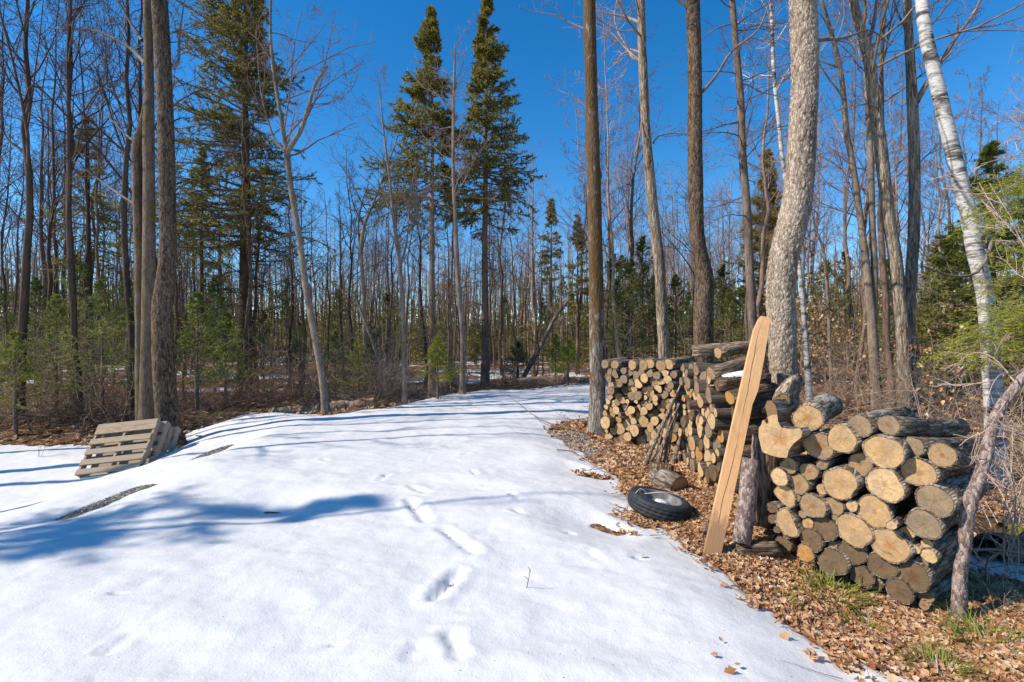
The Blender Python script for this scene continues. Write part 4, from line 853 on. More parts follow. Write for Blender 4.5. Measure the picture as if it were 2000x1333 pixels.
for i, (px, y, k, s) in enumerate([(1960, 3.9, 1, 0.8), (1990, 3.4, 0, 0.9), (2010, 4.4, 3, 0.7), (1975, 4.6, 0, 1.0)]):
    shrub(px, y, k, s, 'pale twiggy shrub right of the crooked tree', 'pale shrubs by the crooked tree', (1.9, 1.75, 1.6))
for i, (px, y, k, s) in enumerate([(1600, 13, 3, 1.0), (1625, 14, 4, 1.1), (1640, 12, 4, 1.2), (1230, 14, 4, 1), (1310, 13, 4, 1.1), (1420, 14, 4, 1.0), (1485, 13, 3, 1)]):
    shrub(px, y, k, s, 'tall thin leafless stems behind the woodpiles', 'thin stems behind the woodpiles', (1.5, 1.35, 1.2))
# saplings with dry leaves hanging on (beech) on the right
def beech_leaves():
    rng = np.random.default_rng(330)
    for j, (px, y, h, lab) in enumerate([(1800, 7.2, 2.2, 'beech sapling with withered leaves in front of the ridged trunks'), (1850, 6.4, 1.7, 'beech sapling with withered leaves left of the birch foot'), (1650, 13, 3.6, 'rusty-leaved young beech right of the distant birch'), (1620, 15, 3.4, 'rusty-leaved young beech behind the distant birch')]):
        mb = MB(); lv = MB(); st = 3; az = rng.random(st) * 6.28; el = np.radians(10 + 25 * rng.random(st))
        D = np.column_stack([np.cos(az) * np.sin(el), np.sin(az) * np.sin(el), np.cos(el)])
        tips = branch_system(mb, np.zeros((st, 3)) - [0, 0, .03], D, np.full(st, h), np.full(st, 0.011), rng, 3, (9, 4), 0.12, 0.0, (5, 3, 3), 0.002, (40, 75))
        c = tips[rng.integers(0, len(tips), 180 if j < 2 else 700), -1] + rng.standard_normal((180 if j < 2 else 700, 3)) * (0.02 if j < 2 else 0.12)
        leaves(lv, c, 0.055 if j < 2 else 0.09, rng, hang=True)
        root = empty('beech_sapling', at(px, y), lab, 'sapling'); mb.obj('stems', M['brush'], root); lv.obj('leaves', M['leaf'], root)
LEAF = np.array([[0, 0, 0], [.3, .16, .05], [.42, .36, .1], [.62, .22, .03], [.74, .34, .09], [1, .0, .12], [.74, -.30, .08], [.6, -.2, .02], [.42, -.38, .12], [.28, -.16, .04], [.5, 0, -.05]])
LT = [(10, i, i + 1) for i in range(9)] + [(10, 9, 0)]
def leaves(mb, c, size, rng, hang=False, tilt=0.45):
    n = len(c); s = size * (0.6 + 0.7 * rng.random(n)); a = rng.random(n) * 6.28
    x = np.stack([np.cos(a), np.sin(a), (rng.standard_normal(n) * tilt if not hang else -1.5 + rng.standard_normal(n) * .5)], 1); x = norm(x)
    z = norm(np.stack([rng.standard_normal(n) * tilt, rng.standard_normal(n) * tilt, np.ones(n)], 1)); y = norm(np.cross(z, x)); z = np.cross(x, y)
    cu = (rng.random(n) * 2.2 - 0.3)[:, None]
    L = np.repeat(LEAF[None], n, 0); L = L.copy(); L[:, :, 2] = L[:, :, 2] * cu * 1.5 + 0.25 * cu * (L[:, :, 1] ** 2 * 2) ; L[:, :, 0] -= 0.5
    v = c[:, None] + s[:, None, None] * (L[..., 0:1] * x[:, None] + L[..., 1:2] * y[:, None] + L[..., 2:3] * z[:, None])
    t = (np.arange(n)[:, None, None] * 11 + np.array(LT)[None]).reshape(-1, 3); mb.add(v.reshape(-1, 3), None, t)
beech_leaves()

#==LITTER==
def litter():
    rng = np.random.default_rng(400); mb = MB()
    # near right
    def scat(n, fx, fy, size, lift=0.012):
        x = fx(n); y = fy(n, x); T, s = snow_T(x, y); gr = (((x - .85) / .5) ** 2 + ((y - 7.6) / 1.1) ** 2) > 1
        keep = ((s < 0.03) & (gr | (rng.random(n) < .08))) | (rng.random(n) < 0.0012) | ((s < .16) & (rng.random(n) < .05)); x, y, s, T = x[keep], y[keep], s[keep], T[keep]
        z = H(x, y) + np.maximum(T, 0) + lift * (0.4 + 1.6 * rng.random(len(x))); leaves(mb, np.stack([x, y, z], 1), size, rng, tilt=0.35); return len(x)
    a = scat(36000, lambda n: 0.9 + 3.3 * rng.random(n), lambda n, x: 1.6 + 3.6 * rng.random(n), 0.056)
    b = scat(16000, lambda n: 0.5 + 5.5 * rng.random(n), lambda n, x: 5.0 + 5 * rng.random(n), 0.08)
    c = scat(16000, lambda n: -14 + 34 * rng.random(n), lambda n, x: 8.5 + 12 * rng.random(n) ** 1.3, 0.12, 0.02)
    d = scat(3000, lambda n: -22 + 50 * rng.random(n), lambda n, x: 18 + 24 * rng.random(n), 0.22, 0.03)
    scat(24000, lambda n: 0.9 + 3.3 * rng.random(n), lambda n, x: 1.6 + 4.5 * rng.random(n), 0.036, 0.016)
    x = -16 + 34 * rng.random(9000)
    tag(mb.obj('leaf_litter', M['leaf'], smooth=False), 'dry brown oak and maple leaves covering the bare ground', 'leaves', kind='stuff')
    st = MB(); n = 2600
    x = np.concatenate([-13 + 26 * rng.random(n), 0.9 + 3 * rng.random(260)]); y = np.concatenate([8.5 + 14 * rng.random(n) ** 1.2, 2 + 4 * rng.random(260)])
    T, s = snow_T(x, y); k = (s < 0.25) & ((y < 8.4) | (s < 0.25)); x, y, T = x[k], y[k], T[k]; n = len(x); az = rng.random(n) * 3.14
    near = y < 7
    L = np.where(near, 0.15 + 0.3 * rng.random(n), 0.3 + 1.1 * rng.random(n) ** 2)
    P0 = np.stack([x, y, H(x, y) + np.maximum(T, 0) + 0.02 + 0.06 * rng.random(n) * (~near)], 1); D = np.stack([np.cos(az), np.sin(az), rng.standard_normal(n) * 0.10], 1)
    pa = march(P0, D, L, 4, 0.09, 0, rng); pa[..., 2] = np.maximum(pa[..., 2], H(pa[..., 0], pa[..., 1]) + 0.01); ra = taper(np.where(near, 0.002 + 0.003 * rng.random(n), 0.004 + 0.012 * rng.random(n) ** 3), 5); tubes(st, pa, ra, 4)
    p, d, LL, r = kids(pa[~near], ra[~near], L[~near], 3, 0.3, 1, (25, 60), (0.3, 0.5), 0.5, rng); pb = march(p, d, LL, 3, .1, 0, rng); tubes(st, pb, np.maximum(taper(r, 4), .002), 3)
    o = st.obj('fallen_twigs', M['brush']); o.color = (0.95, 0.8, 0.7, 1)
    tag(o, 'scattered dead twigs and sticks lying over the forest floor', 'twigs', kind='stuff')
litter()
def gravel():
    rng = np.random.default_rng(410); n = 5200; x = 0.35 + 1.1 * rng.random(n); y = 6.2 + 2.9 * rng.random(n)
    x = np.concatenate([x, -4.3 + 0.28 * rng.standard_normal(4000)]); y = np.concatenate([y, 4 + 4.5 * rng.random(4000)])
    T, s = snow_T(x, y); gd = ((x - .85) / .62) ** 2 + ((y - 7.6) / 1.35) ** 2; k = (s < 0.0) & ((gd < 1.1) | (x < 0)); x, y = x[k], y[k]; n = len(x)
    r = 0.006 + 0.012 * rng.random(n) ** 2
    octv = np.array([[1, 0, 0], [-1, 0, 0], [0, 1, 0], [0, -1, 0], [0, 0, .8], [0, 0, -.8]], float); octf = np.array([(0, 2, 4), (2, 1, 4), (1, 3, 4), (3, 0, 4), (2, 0, 5), (1, 2, 5), (3, 1, 5), (0, 3, 5)])
    v = np.stack([x, y, H(x, y) + 0.004], 1)[:, None] + r[:, None, None] * (octv[None] * (0.7 + 0.6 * rng.random((n, 6, 1))))
    mb = MB(); mb.add(v.reshape(-1, 3), None, (np.arange(n)[:, None, None] * 6 + octf[None]).reshape(-1, 3))
    m = foliage('gravel_stone', (0.08, 0.065, 0.05), (0.26, 0.22, 0.17), (0.52, 0.46, 0.38)); m.node_tree.nodes['Mix Shader'].inputs[0].default_value = 0
    tag(mb.obj('gravel', m, smooth=False), 'patch of grey gravel showing where the snow has melted', 'gravel', kind='stuff')
gravel()
def tuft(px, py, n, h, rad, label, mt='grass', seed=0):
    rng = np.random.default_rng(seed); p = G(px, py); a = rng.random(n) * 6.28; rr = rad * np.sqrt(rng.random(n)); az = a + rng.standard_normal(n) * .6
    P0 = np.stack([rr * np.cos(a), rr * np.sin(a), np.zeros(n)], 1); D = np.stack([np.cos(az) * .8, np.sin(az) * .8, 0.9 + 0 * a], 1)
    pa = march(P0, D, 1.5 * h * (0.5 + rng.random(n)), 5, 0.12, -0.16, rng); w = 0.0030 * np.array([1, 1, .9, .7, .4, .1])
    c = norm(np.cross(D, [0, 0, 1.0]))[:, None, :] * w[None, :, None]
    v = np.stack([pa - c, pa + c], 2).reshape(-1, 3); i = np.arange(n)[:, None] * 12 + np.arange(5)[None] * 2; q = np.stack([i, i + 1, i + 3, i + 2], -1).reshape(-1, 4)
    mb = MB(); mb.add(v, q); tag(mb.obj('grass_tuft', M[mt], loc=p), label, 'grass tuft')
tuft(1630, 1170, 260, 0.12, 0.13, 'biggest green grass tuft in front of the near woodpile', seed=1)
tuft(1600, 1135, 110, 0.08, 0.08, 'smaller green tuft between the biggest tuft and the woodpile', seed=2)
tuft(1930, 1265, 200, 0.11, 0.15, 'green and straw grass tuft near the bottom right corner', seed=3)
tuft(1525, 1180, 50, 0.07, 0.06, 'sparse grass tuft close to the snow edge', seed=4)
tuft(1680, 1235, 60, 0.08, 0.07, 'thin grass tuft below the biggest tuft', seed=5)
tuft(1830, 1315, 110, 0.09, 0.08, 'grass tuft at the bottom edge beside a pale stick', seed=6)
tuft(1905, 1195, 120, 0.10, 0.10, 'straw-coloured tuft at the foot of the crooked tree', 'straw', seed=7)
tuft(1965, 1180, 120, 0.11, 0.10, 'straw-coloured tuft at the right edge beside the white stick', 'straw', seed=8)
tuft(1264, 905, 90, 0.16, 0.06, 'dry grass tuft beside the stump under the leaning poles', 'straw', seed=9)
tuft(1320, 1035, 50, 0.06, 0.04, 'tiny green tuft in front of the tyre', seed=10)
tuft(1425, 1095, 40, 0.07, 0.05, 'small straw tuft at the foot of the plank', 'straw', seed=11)

#==OBJECTS==
# ------------------------------------------------------------------ logs
def log_profile(rng, n=28, lobes=0.05, split=None, flat=0):
    th = np.arange(n) / n * 2 * np.pi; r = 1 + lobes * np.sin(2 * th + rng.random() * 6) + lobes * 0.7 * np.sin(3 * th + rng.random() * 6) + lobes * .4 * np.sin(5 * th + rng.random() * 6)
    if split is not None:
        ang, dist = split; c = np.cos(th - ang); r = np.where(c > 0.05, np.minimum(r, dist / np.maximum(c, 0.05)), r)
    return r
def log_parts(r, L, rng, lobes=0.05, split=None, n=28):
    pr = log_profile(rng, n, lobes, split); th = np.arange(n) / n * 2 * np.pi
    m = 7; z = np.linspace(0, L, m); b = MB(); V = []
    bendx, bendy = rng.standard_normal(2) * 0.012 * L
    for k in range(m):
        rr = r * pr * (1 + 0.025 * rng.standard_normal(n) * (0.5 if k in (0, m - 1) else 1)) * (1 - 0.05 * rng.random() * z[k] / L)
        cx, cy = bendx * math.sin(z[k] / L * 3.14), bendy * math.sin(z[k] / L * 3.14)
        V.append(np.stack([rr * np.cos(th) + cx, rr * np.sin(th) + cy, np.full(n, z[k]) + 0.004 * rng.standard_normal(n) * (k in (0, m - 1))], 1))
    inner0 = V[0] * [.93, .93, 1] ; inner0[:, 2] = 0.003; inner1 = V[-1] * [.93, .93, 1]; inner1[:, 2] = L - 0.003
    allv = [inner0] + V + [inner1]; K = len(allv); i = np.arange(K - 1)[:, None] * n; k = np.arange(n)[None]; k2 = (k + 1) % n
    q = np.stack([i + k, i + k2, i + n + k2, i + n + k], -1).reshape(-1, 4)[:, ::-1]; b.add(np.concatenate(allv), q)
    b.add(np.vstack([inner1, [[0, 0, L - .003]]]), None, [(kk, (kk + 1) % n, n) for kk in range(n)], m=1)
    c = MB(); UV = []
    for (ring, s, zz) in ((inner0, 1, 0.001),):
        rg = [np.column_stack([ring[:, 0] * f, ring[:, 1] * f, np.full(n, zz) - s * 0.0 + 0.0015 * rng.standard_normal(n)]) for f in (1.0, 0.66, 0.33)]
        cc = np.array([[0, 0, zz]]); v = np.concatenate(rg + [cc]); q = []; t = []
        for a in range(2):
            for kk in range(n): q.append((a * n + kk, a * n + (kk + 1) % n, (a + 1) * n + (kk + 1) % n, (a + 1) * n + kk))
        for kk in range(n): t.append((2 * n + kk, 2 * n + (kk + 1) % n, 3 * n))
        if s < 0: q = [x[::-1] for x in q]; t = [x[::-1] for x in t]
        q = [x[::-1] for x in q]; t = [x[::-1] for x in t]
        c.add(v, q, t); 
        th2 = th; UV += [np.column_stack([np.cos(th2) * f, np.sin(th2) * f]) for f in (1.0, 0.66, 0.33)] + [np.zeros((1, 2))]
    return b, c, np.concatenate(UV)
def cut_obj(c, UV, parent, name='cut_end', mt='cut'):
    o = c.obj(name, M[mt], parent); me = o.data; ul = me.uv_layers.new(name='UVMap')
    vi = np.empty(len(me.loops), np.int32); me.loops.foreach_get('vertex_index', vi); ul.data.foreach_set('uv', UV[vi].astype(np.float32).ravel()); return o
def orient(o, p, axis, roll=0):
    a = Vector([float(q) for q in axis]).normalized(); qd = a.to_track_quat('Z', 'Y'); o.rotation_mode = 'QUATERNION'
    from mathutils import Quaternion
    o.rotation_quaternion = qd @ Quaternion((0, 0, 1), roll); o.location = [float(q) for q in p]
def make_log(p, axis, L, r, label, group=None, split=None, lobes=0.05, tone=(1, 1, 1), btone=(1, 1, 1), seed=0, bark='log_bark', roll=0, name='firewood_log', cat='log'):
    rng = np.random.default_rng(seed); b, c, UV = log_parts(r, L, rng, lobes, split)
    o = b.obj(name, [M[bark], M['cut']]); orient(o, p, axis, roll); o.color = (*btone, 1); e = cut_obj(c, UV, o); e.color = (*tone, 1); tag(o, label, cat, group); return reg(o, e)
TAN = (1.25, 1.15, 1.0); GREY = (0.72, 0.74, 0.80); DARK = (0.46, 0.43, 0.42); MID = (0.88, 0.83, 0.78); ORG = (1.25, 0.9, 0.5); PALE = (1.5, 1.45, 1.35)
# near woodpile: (zoomx, zoomy, w, h, tone, label, split, dr) read on the photo at 2.564x from (1440,720)
A0 = np.array([1.93, 3.62]); A1 = np.array([2.66, 2.93])
FN = [
 (352, 250, 140, 135, TAN, 'sawn log with pale ring and dark star, top of the near woodpile', None, .02),
 (612, 290, 110, 110, GREY, 'grey weathered round on top, left of the matching grey one', None, 0),
 (757, 285, 108, 98, GREY, 'grey round with long rough-barked body on the top right', None, -.04),
 (868, 395, 115, 108, GREY, 'weathered round with smooth long body stretching right, near the top', None, -.05),
 (1026, 435, 140, 112, MID, 'brownish topmost round at the right end, body sloping back', None, -.04),
 (523, 355, 150, 135, TAN, 'creamy round below the left grey one in the top layer', None, .03),
 (410, 388, 150, 135, MID, 'half-shaded round under the log with pale ring', None, .0),
 (735, 420, 185, 165, TAN, 'large cream round with orange centre, shaded upper left', None, .04),
 (618, 480, 125, 105, MID, 'brown round tucked under the creamy and the large cream rounds', None, -.02),
 (905, 522, 185, 135, TAN, 'yellowish wide round with orange heart on the right', None, .0),
 (257, 490, 85, 80, MID, 'small round just beneath the forked slab', None, 0),
 (210, 545, 85, 85, PALE, 'pale small round at the left end of the near woodpile', None, .03),
 (358, 518, 78, 85, MID, 'small cracked brown round below the half-shaded one', None, .0),
 (425, 482, 66, 50, GREY, 'little dull round wedged under the half-shaded round', None, -.02),
 (305, 583, 98, 100, MID, 'brown round right of the pale small one', None, .0),
 (512, 578, 155, 160, TAN, 'big tan round with orange star in the centre of the near pile', None, .03),
 (738, 585, 180, 160, PALE, 'big cream round with brown heart and white birch bark', None, .05),
 (235, 642, 118, 112, TAN, 'pale wedge of split wood at the left end of the near woodpile', (-0.9, .55), .0),
 (378, 690, 120, 120, MID, 'brown round below the small brown ones on the left', None, .02),
 (425, 607, 62, 50, TAN, 'tiny cream billet left of the big orange-star round', None, -.01),
 (484, 690, 85, 88, MID, 'smaller brown round right beside the brown one', None, .0),
 (574, 690, 58, 54, PALE, 'little knotty pale round under the big orange-star round', None, .02),
 (685, 718, 155, 155, TAN, 'honey coloured cracked round in the middle of the near pile', None, .02),
 (988, 667, 182, 150, GREY, 'big grey round with long cracks at the right end', None, .03),
 (932, 782, 155, 140, GREY, 'grey round with a cross crack below the big grey one', None, .05),
 (298, 650, 33, 38, GREY, 'grey finger-thick billet beside the pale wedge', None, .0),
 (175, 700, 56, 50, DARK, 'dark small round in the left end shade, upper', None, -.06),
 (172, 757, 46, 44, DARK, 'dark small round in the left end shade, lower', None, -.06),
 (260, 772, 118, 140, TAN, 'tall split half log standing on edge at the left', (2.7, .35), .02),
 (327, 730, 40, 38, MID, 'tiny billet between the brown round and the tall split half', None, -.02),
 (354, 778, 50, 55, TAN, 'narrow cream billet above the dark round', None, -.02),
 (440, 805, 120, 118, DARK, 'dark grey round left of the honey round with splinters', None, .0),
 (583, 812, 155, 160, TAN, 'honey round with a splintered hole, lower middle', None, .02),
 (772, 787, 44, 45, PALE, 'thin whitish peg sticking out of the pile', None, .10),
 (848, 827, 68, 62, TAN, 'small yellowish round beside the cross-cracked grey one', None, .0),
 (370, 860, 105, 108, DARK, 'dark round above the orange one in the lower left', None, .01),
 (762, 888, 188, 162, TAN, 'largest lower tan round with star cracks', None, .04),
 (950, 880, 60, 46, PALE, 'small pale round right of the lower tan one, uppermost', None, .0),
 (885, 908, 58, 50, PALE, 'small pale round touching the largest lower tan one', None, .02),
 (960, 940, 84, 64, PALE, 'oval pale round with fine cracks at the lower right', None, .03),
 (924, 974, 60, 52, GREY, 'small greyish round under the oval pale one', None, .0),
 (480, 888, 48, 40, GREY, 'small grey wedge between two dark rounds', None, -.02),
 (340, 928, 90, 80, ORG, 'orange-tinted round on the ground at the left', None, .02),
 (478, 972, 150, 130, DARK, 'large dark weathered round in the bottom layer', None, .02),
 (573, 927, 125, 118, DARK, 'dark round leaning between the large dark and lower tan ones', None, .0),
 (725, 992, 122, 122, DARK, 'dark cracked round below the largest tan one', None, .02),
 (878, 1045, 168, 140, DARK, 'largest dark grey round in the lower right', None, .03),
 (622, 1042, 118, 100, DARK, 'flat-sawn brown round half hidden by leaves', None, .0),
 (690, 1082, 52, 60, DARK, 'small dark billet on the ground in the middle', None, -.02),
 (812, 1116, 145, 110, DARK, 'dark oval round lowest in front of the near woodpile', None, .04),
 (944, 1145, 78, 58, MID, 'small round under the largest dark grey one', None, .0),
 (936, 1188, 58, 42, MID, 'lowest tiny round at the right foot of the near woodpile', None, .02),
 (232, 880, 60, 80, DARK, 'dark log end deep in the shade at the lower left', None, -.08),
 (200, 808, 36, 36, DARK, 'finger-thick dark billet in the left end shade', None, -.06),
 (487, 745, 38, 30, MID, 'tiny billet under the smaller brown round', None, .0),
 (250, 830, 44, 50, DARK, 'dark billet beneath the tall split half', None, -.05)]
e2 = A1 - A0; AX = norm(np.array([0.80, 0.60, -0.05]))
def face_pt(zx, zy, dr=0.0):
    px = 1440 + zx / 2.564; py = 720 + zy / 2.564; k = (px - 1000) / F
    # ray (k*d, d) meets the line A0 + t e2
    A = np.array([[k, -e2[0]], [1, -e2[1]]]); d, t = np.linalg.solve(A, A0); d = d - dr * 1.0
    return P(px, py, d), d
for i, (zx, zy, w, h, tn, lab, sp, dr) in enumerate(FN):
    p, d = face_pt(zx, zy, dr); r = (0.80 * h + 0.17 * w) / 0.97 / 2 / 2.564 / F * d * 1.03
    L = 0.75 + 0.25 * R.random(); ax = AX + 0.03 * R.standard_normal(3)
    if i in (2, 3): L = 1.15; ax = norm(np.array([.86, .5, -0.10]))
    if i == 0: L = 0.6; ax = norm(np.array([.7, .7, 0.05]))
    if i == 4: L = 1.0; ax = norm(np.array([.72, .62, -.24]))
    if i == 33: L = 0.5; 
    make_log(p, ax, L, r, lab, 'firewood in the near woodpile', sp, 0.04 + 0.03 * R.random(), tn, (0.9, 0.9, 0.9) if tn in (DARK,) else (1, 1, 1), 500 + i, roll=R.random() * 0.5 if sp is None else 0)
p, d = face_pt(245, 192, 0)
make_log(p + np.array([.03, .12, .0]), (0.62, 0.78, 0.20), 0.62, 0.074, 'barkless grey log poking up right, topmost in the near woodpile', 'firewood in the near woodpile', None, .12, (0.8, 0.72, 0.6), (1.5, 1.4, 1.25), 590)
# a few unseen-side fillers are the bodies of these same logs; forked slab on top of the left end
def prism(poly2, depth, mb):
    poly2 = np.asarray(poly2, float); n = len(poly2); a = np.column_stack([poly2, np.zeros(n)]); b = np.column_stack([poly2 * 0.96, np.full(n, depth)])
    i = np.arange(n); j = (i + 1) % n; mb.add(np.vstack([a, b]), np.stack([i, j, j + n, i + n], 1)[:, ::-1])
def polyfan(poly2, z, flip=False):
    import mathutils
    tri = mathutils.geometry.tessellate_polygon([[Vector((x, y, 0)) for x, y in poly2]])
    v = np.column_stack([np.asarray(poly2, float), np.full(len(poly2), z)]); t = np.array(tri)
    return v, t
def forked_slab():
    zp = [(150, 160), (172, 158), (192, 185), (200, 220), (204, 262), (222, 295), (262, 305), (318, 300), (330, 318), (322, 348), (290, 372), (268, 398), (256, 425), (248, 452), (210, 448), (168, 438), (122, 422), (116, 385), (106, 345), (108, 295), (120, 282), (124, 262), (138, 262), (148, 278), (156, 272), (150, 235), (138, 190)]
    pts = []; 
    c0, d = face_pt(215, 350, .10)
    right = np.array([e2[0], e2[1], 0]) / np.linalg.norm(e2); nrm = np.array([AX[0], AX[1], 0]); nrm = norm(nrm)
    right = norm(np.array([nrm[1], -nrm[0], 0])); up = np.array([0, 0, 1.0])
    for zx, zy in zp:
        px = 1440 + zx / 2.564; py = 720 + zy / 2.564; ray = np.array([(px - 1000) / F, 1, (667 - py) / F]); o = np.array([0, 0, EYE])
        t = ((c0 - o) @ nrm) / (ray @ nrm); q = o + ray * t - c0; pts.append((q @ right, q @ up))
    pts = np.array(pts)
    if np.sum(pts[:, 0] * np.roll(pts[:, 1], -1) - pts[:, 1] * np.roll(pts[:, 0], -1)) < 0: pts = pts[::-1]
    rng = np.random.default_rng(3)
    # subdivide outline
    q = []
    for i in range(len(pts)):
        a = pts[i]; b = pts[(i + 1) % len(pts)]; q += [a, (a + b) / 2 + rng.standard_normal(2) * 0.0015]
    pts = np.array(q)
    mb = MB(); prism(pts, 0.30, mb)
    o = mb.obj('forked_log', M['log_bark'], smooth=False); mw = Matrix(((right[0], up[0], nrm[0], c0[0]), (right[1], up[1], nrm[1], c0[1]), (right[2], up[2], nrm[2], c0[2]), (0, 0, 0, 1)))
    # keep a right-handed frame
    if mw.to_3x3().determinant() < 0:
        mw = Matrix(((-right[0], up[0], nrm[0], c0[0]), (-right[1], up[1], nrm[1], c0[1]), (-right[2], up[2], nrm[2], c0[2]), (0, 0, 0, 1)))
        for v in o.data.vertices: v.co.x = -v.co.x
        pts = pts * [-1, 1]
    o.matrix_world = mw
    v, t = polyfan(pts * 0.985, -0.003); c = MB(); c.add(v, None, t); v2, t2 = polyfan(pts * 0.95, 0.301); c.add(v2, None, t2)
    UV = np.concatenate([pts / 0.14, pts / 0.14]) * 0.8; e = cut_obj(c, UV, o); e.color = (1.35, 1.25, 1.1, 1)
    tag(o, 'odd forked slab with an upright horn resting on the left of the near woodpile', 'log')
forked_slab()

# circle packing for the two farther piles
def pack(Wd, Hh, rs, rng, maxn):
    C = []
    for _ in range(maxn * 3):
        r = rs(rng, C); best = None; cand = []
        for x in np.linspace(r, Wd - r, 9): cand.append((x, r))
        A = np.array(C) if C else np.zeros((0, 3))
        for i in range(len(C)):
            xi, yi, ri = C[i]
            if yi < (max(c[1] for c in C) - 0.45): continue
            for j in range(i):
                xj, yj, rj = C[j]; dx, dy = xj - xi, yj - yi; dd = math.hypot(dx, dy); a, b = ri + r, rj + r
                if dd > a + b or dd < 1e-6: continue
                u = (a * a - b * b + dd * dd) / (2 * dd); h2 = a * a - u * u
                if h2 < 0: continue
                hh = math.sqrt(h2)
                for s in (-1, 1):
                    X = xi + u * dx / dd - s * hh * dy / dd; Y = yi + u * dy / dd + s * hh * dx / dd
                    cand.append((X, Y))
            for X in (r, Wd - r):
                dx = X - xi
                if abs(dx) < ri + r: cand.append((X, yi + math.sqrt((ri + r) ** 2 - dx * dx)))
        for (X, Y) in sorted(cand, key=lambda c: c[1]):
            if X < r - 1e-6 or X > Wd - r + 1e-6 or Y < r - 1e-6: continue
            if len(C) and np.any(np.hypot(A[:, 0] - X, A[:, 1] - Y) < A[:, 2] + r - 1e-4): continue
            best = (X, Y); break
        if best is None or best[1] + r > Hh: continue
        C.append((best[0], best[1], r))
        if len(C) >= maxn: break
    return C
ORD = ['lowest', 'second', 'third', 'fourth', 'fifth', 'sixth', 'seventh', 'eighth', 'ninth', 'tenth', 'eleventh', 'twelfth', '13th', '14th', '15th', '16th', '17th', '18th', '19th', '20th']
LP = []
for k in range(10):
    rng = np.random.default_rng(640 + k); b, c, UV = log_parts(1.0, 1.0, rng, 0.05 + 0.02 * (k % 3), (rng.random() * 6.28, .45 + .3 * rng.random()) if k in (1, 3, 5, 7) else None, 20)
    LP.append((b.mesh('firewood_log', [M['log_bark'], M['cut']]), cut_obj(c, UV, None).data))
for o in [o for o in bpy.data.objects if o.name.startswith('cut_end') and o.parent is None]: bpy.data.objects.remove(o)
def inst_log(p, axis, L, r, k, label, group, tone, btone):
    o = bpy.data.objects.new('firewood_log', LP[k][0]); COL.objects.link(o); orient(o, p, axis, R.random() * 6.28); o.scale = (r, r, L); o.color = (*btone, 1)
    e = bpy.data.objects.new('cut_end', LP[k][1]); COL.objects.link(e); e.parent = o; e.color = (*tone, 1); tag(o, label, 'log', group); return o
def pile(a, b, axis, Hh, rs, seed, maxn, which, order, Lr, zb=0.0, tones=None, hprof=None):
    rng = np.random.default_rng(seed); a = np.array(a); b = np.array(b); Wd = np.linalg.norm(b - a); u = (b - a) / Wd
    C = pack(Wd, Hh, rs, rng, maxn)
    if hprof: C = [c for c in C if c[1] + c[2] < hprof(c[0] / Wd)]
    rows = {}
    for i, c in enumerate(C): rows.setdefault(int(c[1] / 0.105), []).append(i)
    lab = {}
    for rr, (key, idx) in enumerate(sorted(rows.items())):
        for j, i in enumerate(sorted(idx, key=lambda i: C[i][0])): lab[i] = f'{"bottom row" if rr == 0 else ORD[min(rr, 19)] + " row up"}, {"first" if j == 0 else ORD[min(j, 19)]} {order}'
    base = float(min(H(*a), H(*b))) + zb
    for i, (x, z, r) in enumerate(C):
        g = float(H(*(a + u * x))) ; p = np.array([*(a + u * x), max(base, g - 0.02) + z]); jit = 0.05 * rng.standard_normal()
        ax = norm(np.asarray(axis) + 0.035 * rng.standard_normal(3)); p = p + ax * jit
        t = rng.random(); tone, nm = (PALE, 'cream') if t < .46 else ((TAN, 'tan') if t < .68 else ((GREY, 'grey') if t < .82 else ((ORG, 'orange-tan') if t < .9 else (DARK, 'dark'))))
        if z > Hh * 0.72 and rng.random() < .6: tone, nm = GREY, 'grey'
        inst_log(p, ax, Lr * (0.9 + 0.2 * rng.random()), r * 1.13, int(rng.integers(0, 10)), f'{nm} log end in the {which} woodpile, {lab[i]}', f'firewood in the {which} woodpile', tone, (1, 1, 1))
    print(which, len(C)); return C, u, base
def rs_far(rng, C):
    z = C[-1][1] if C else 0
    if z < 0.3: return 0.06 + 0.035 * rng.random()
    if z < 0.85: return 0.032 + 0.034 * rng.random() ** 1.1
    return 0.05 + 0.028 * rng.random()
FA, FB = (1.50, 7.85), (2.36, 6.95)
FAX = norm(np.array([.74, .67, 0]))
Cf, uf, bf = pile(FA, FB, FAX, 1.20, rs_far, 71, 150, 'far', 'from the left', 0.55)
MA, MBp = (2.27, 6.45), (2.12, 5.0)
def rs_mid(rng, C):
    return (0.042 + 0.04 * rng.random() ** 1.2) if rng.random() < .75 else 0.085
Cm, um, bm = pile(MA, MBp, norm(np.array([1, 0.02, 0])), 1.34, rs_mid, 73, 140, 'middle', 'from the far end', 0.56, hprof=lambda t: 1.40 - 0.12 * t)
# logs lying on top / beside the middle pile
def px_log(p0, d0, p1, d1, r, label, group=None, tone=MID, btone=(1, 1, 1), seed=0, bark='log_bark', split=None, lobes=.05):
    a = P(*p0, d0); b = P(*p1, d1); return make_log(a, b - a, float(np.linalg.norm(b - a)), r, label, group, split, lobes, tone, btone, seed, bark)
gT = 'logs lying on top of the middle woodpile'
px_log((1352, 686), 5.9, (1465, 678), 5.7, .07, 'rough grey log on top of the middle woodpile, at the back', gT, GREY, (1.3, 1.25, 1.15), 601)
px_log((1402, 690), 5.3, (1490, 672), 5.4, .065, 'light log with slanted tan end on top of the middle woodpile', gT, TAN, (1.3, 1.2, 1.1), 602)
px_log((1388, 730), 4.95, (1490, 700), 5.1, .068, 'long ridged log across the near end of the middle woodpile, uppermost', gT, MID, (1.15, 1.05, 1), 603)
px_log((1400, 752), 4.9, (1500, 735), 4.85, .075, 'bark-peeled log with snow on its back, near end of the middle woodpile', gT, DARK, (0.8, 0.65, 0.55), 604)
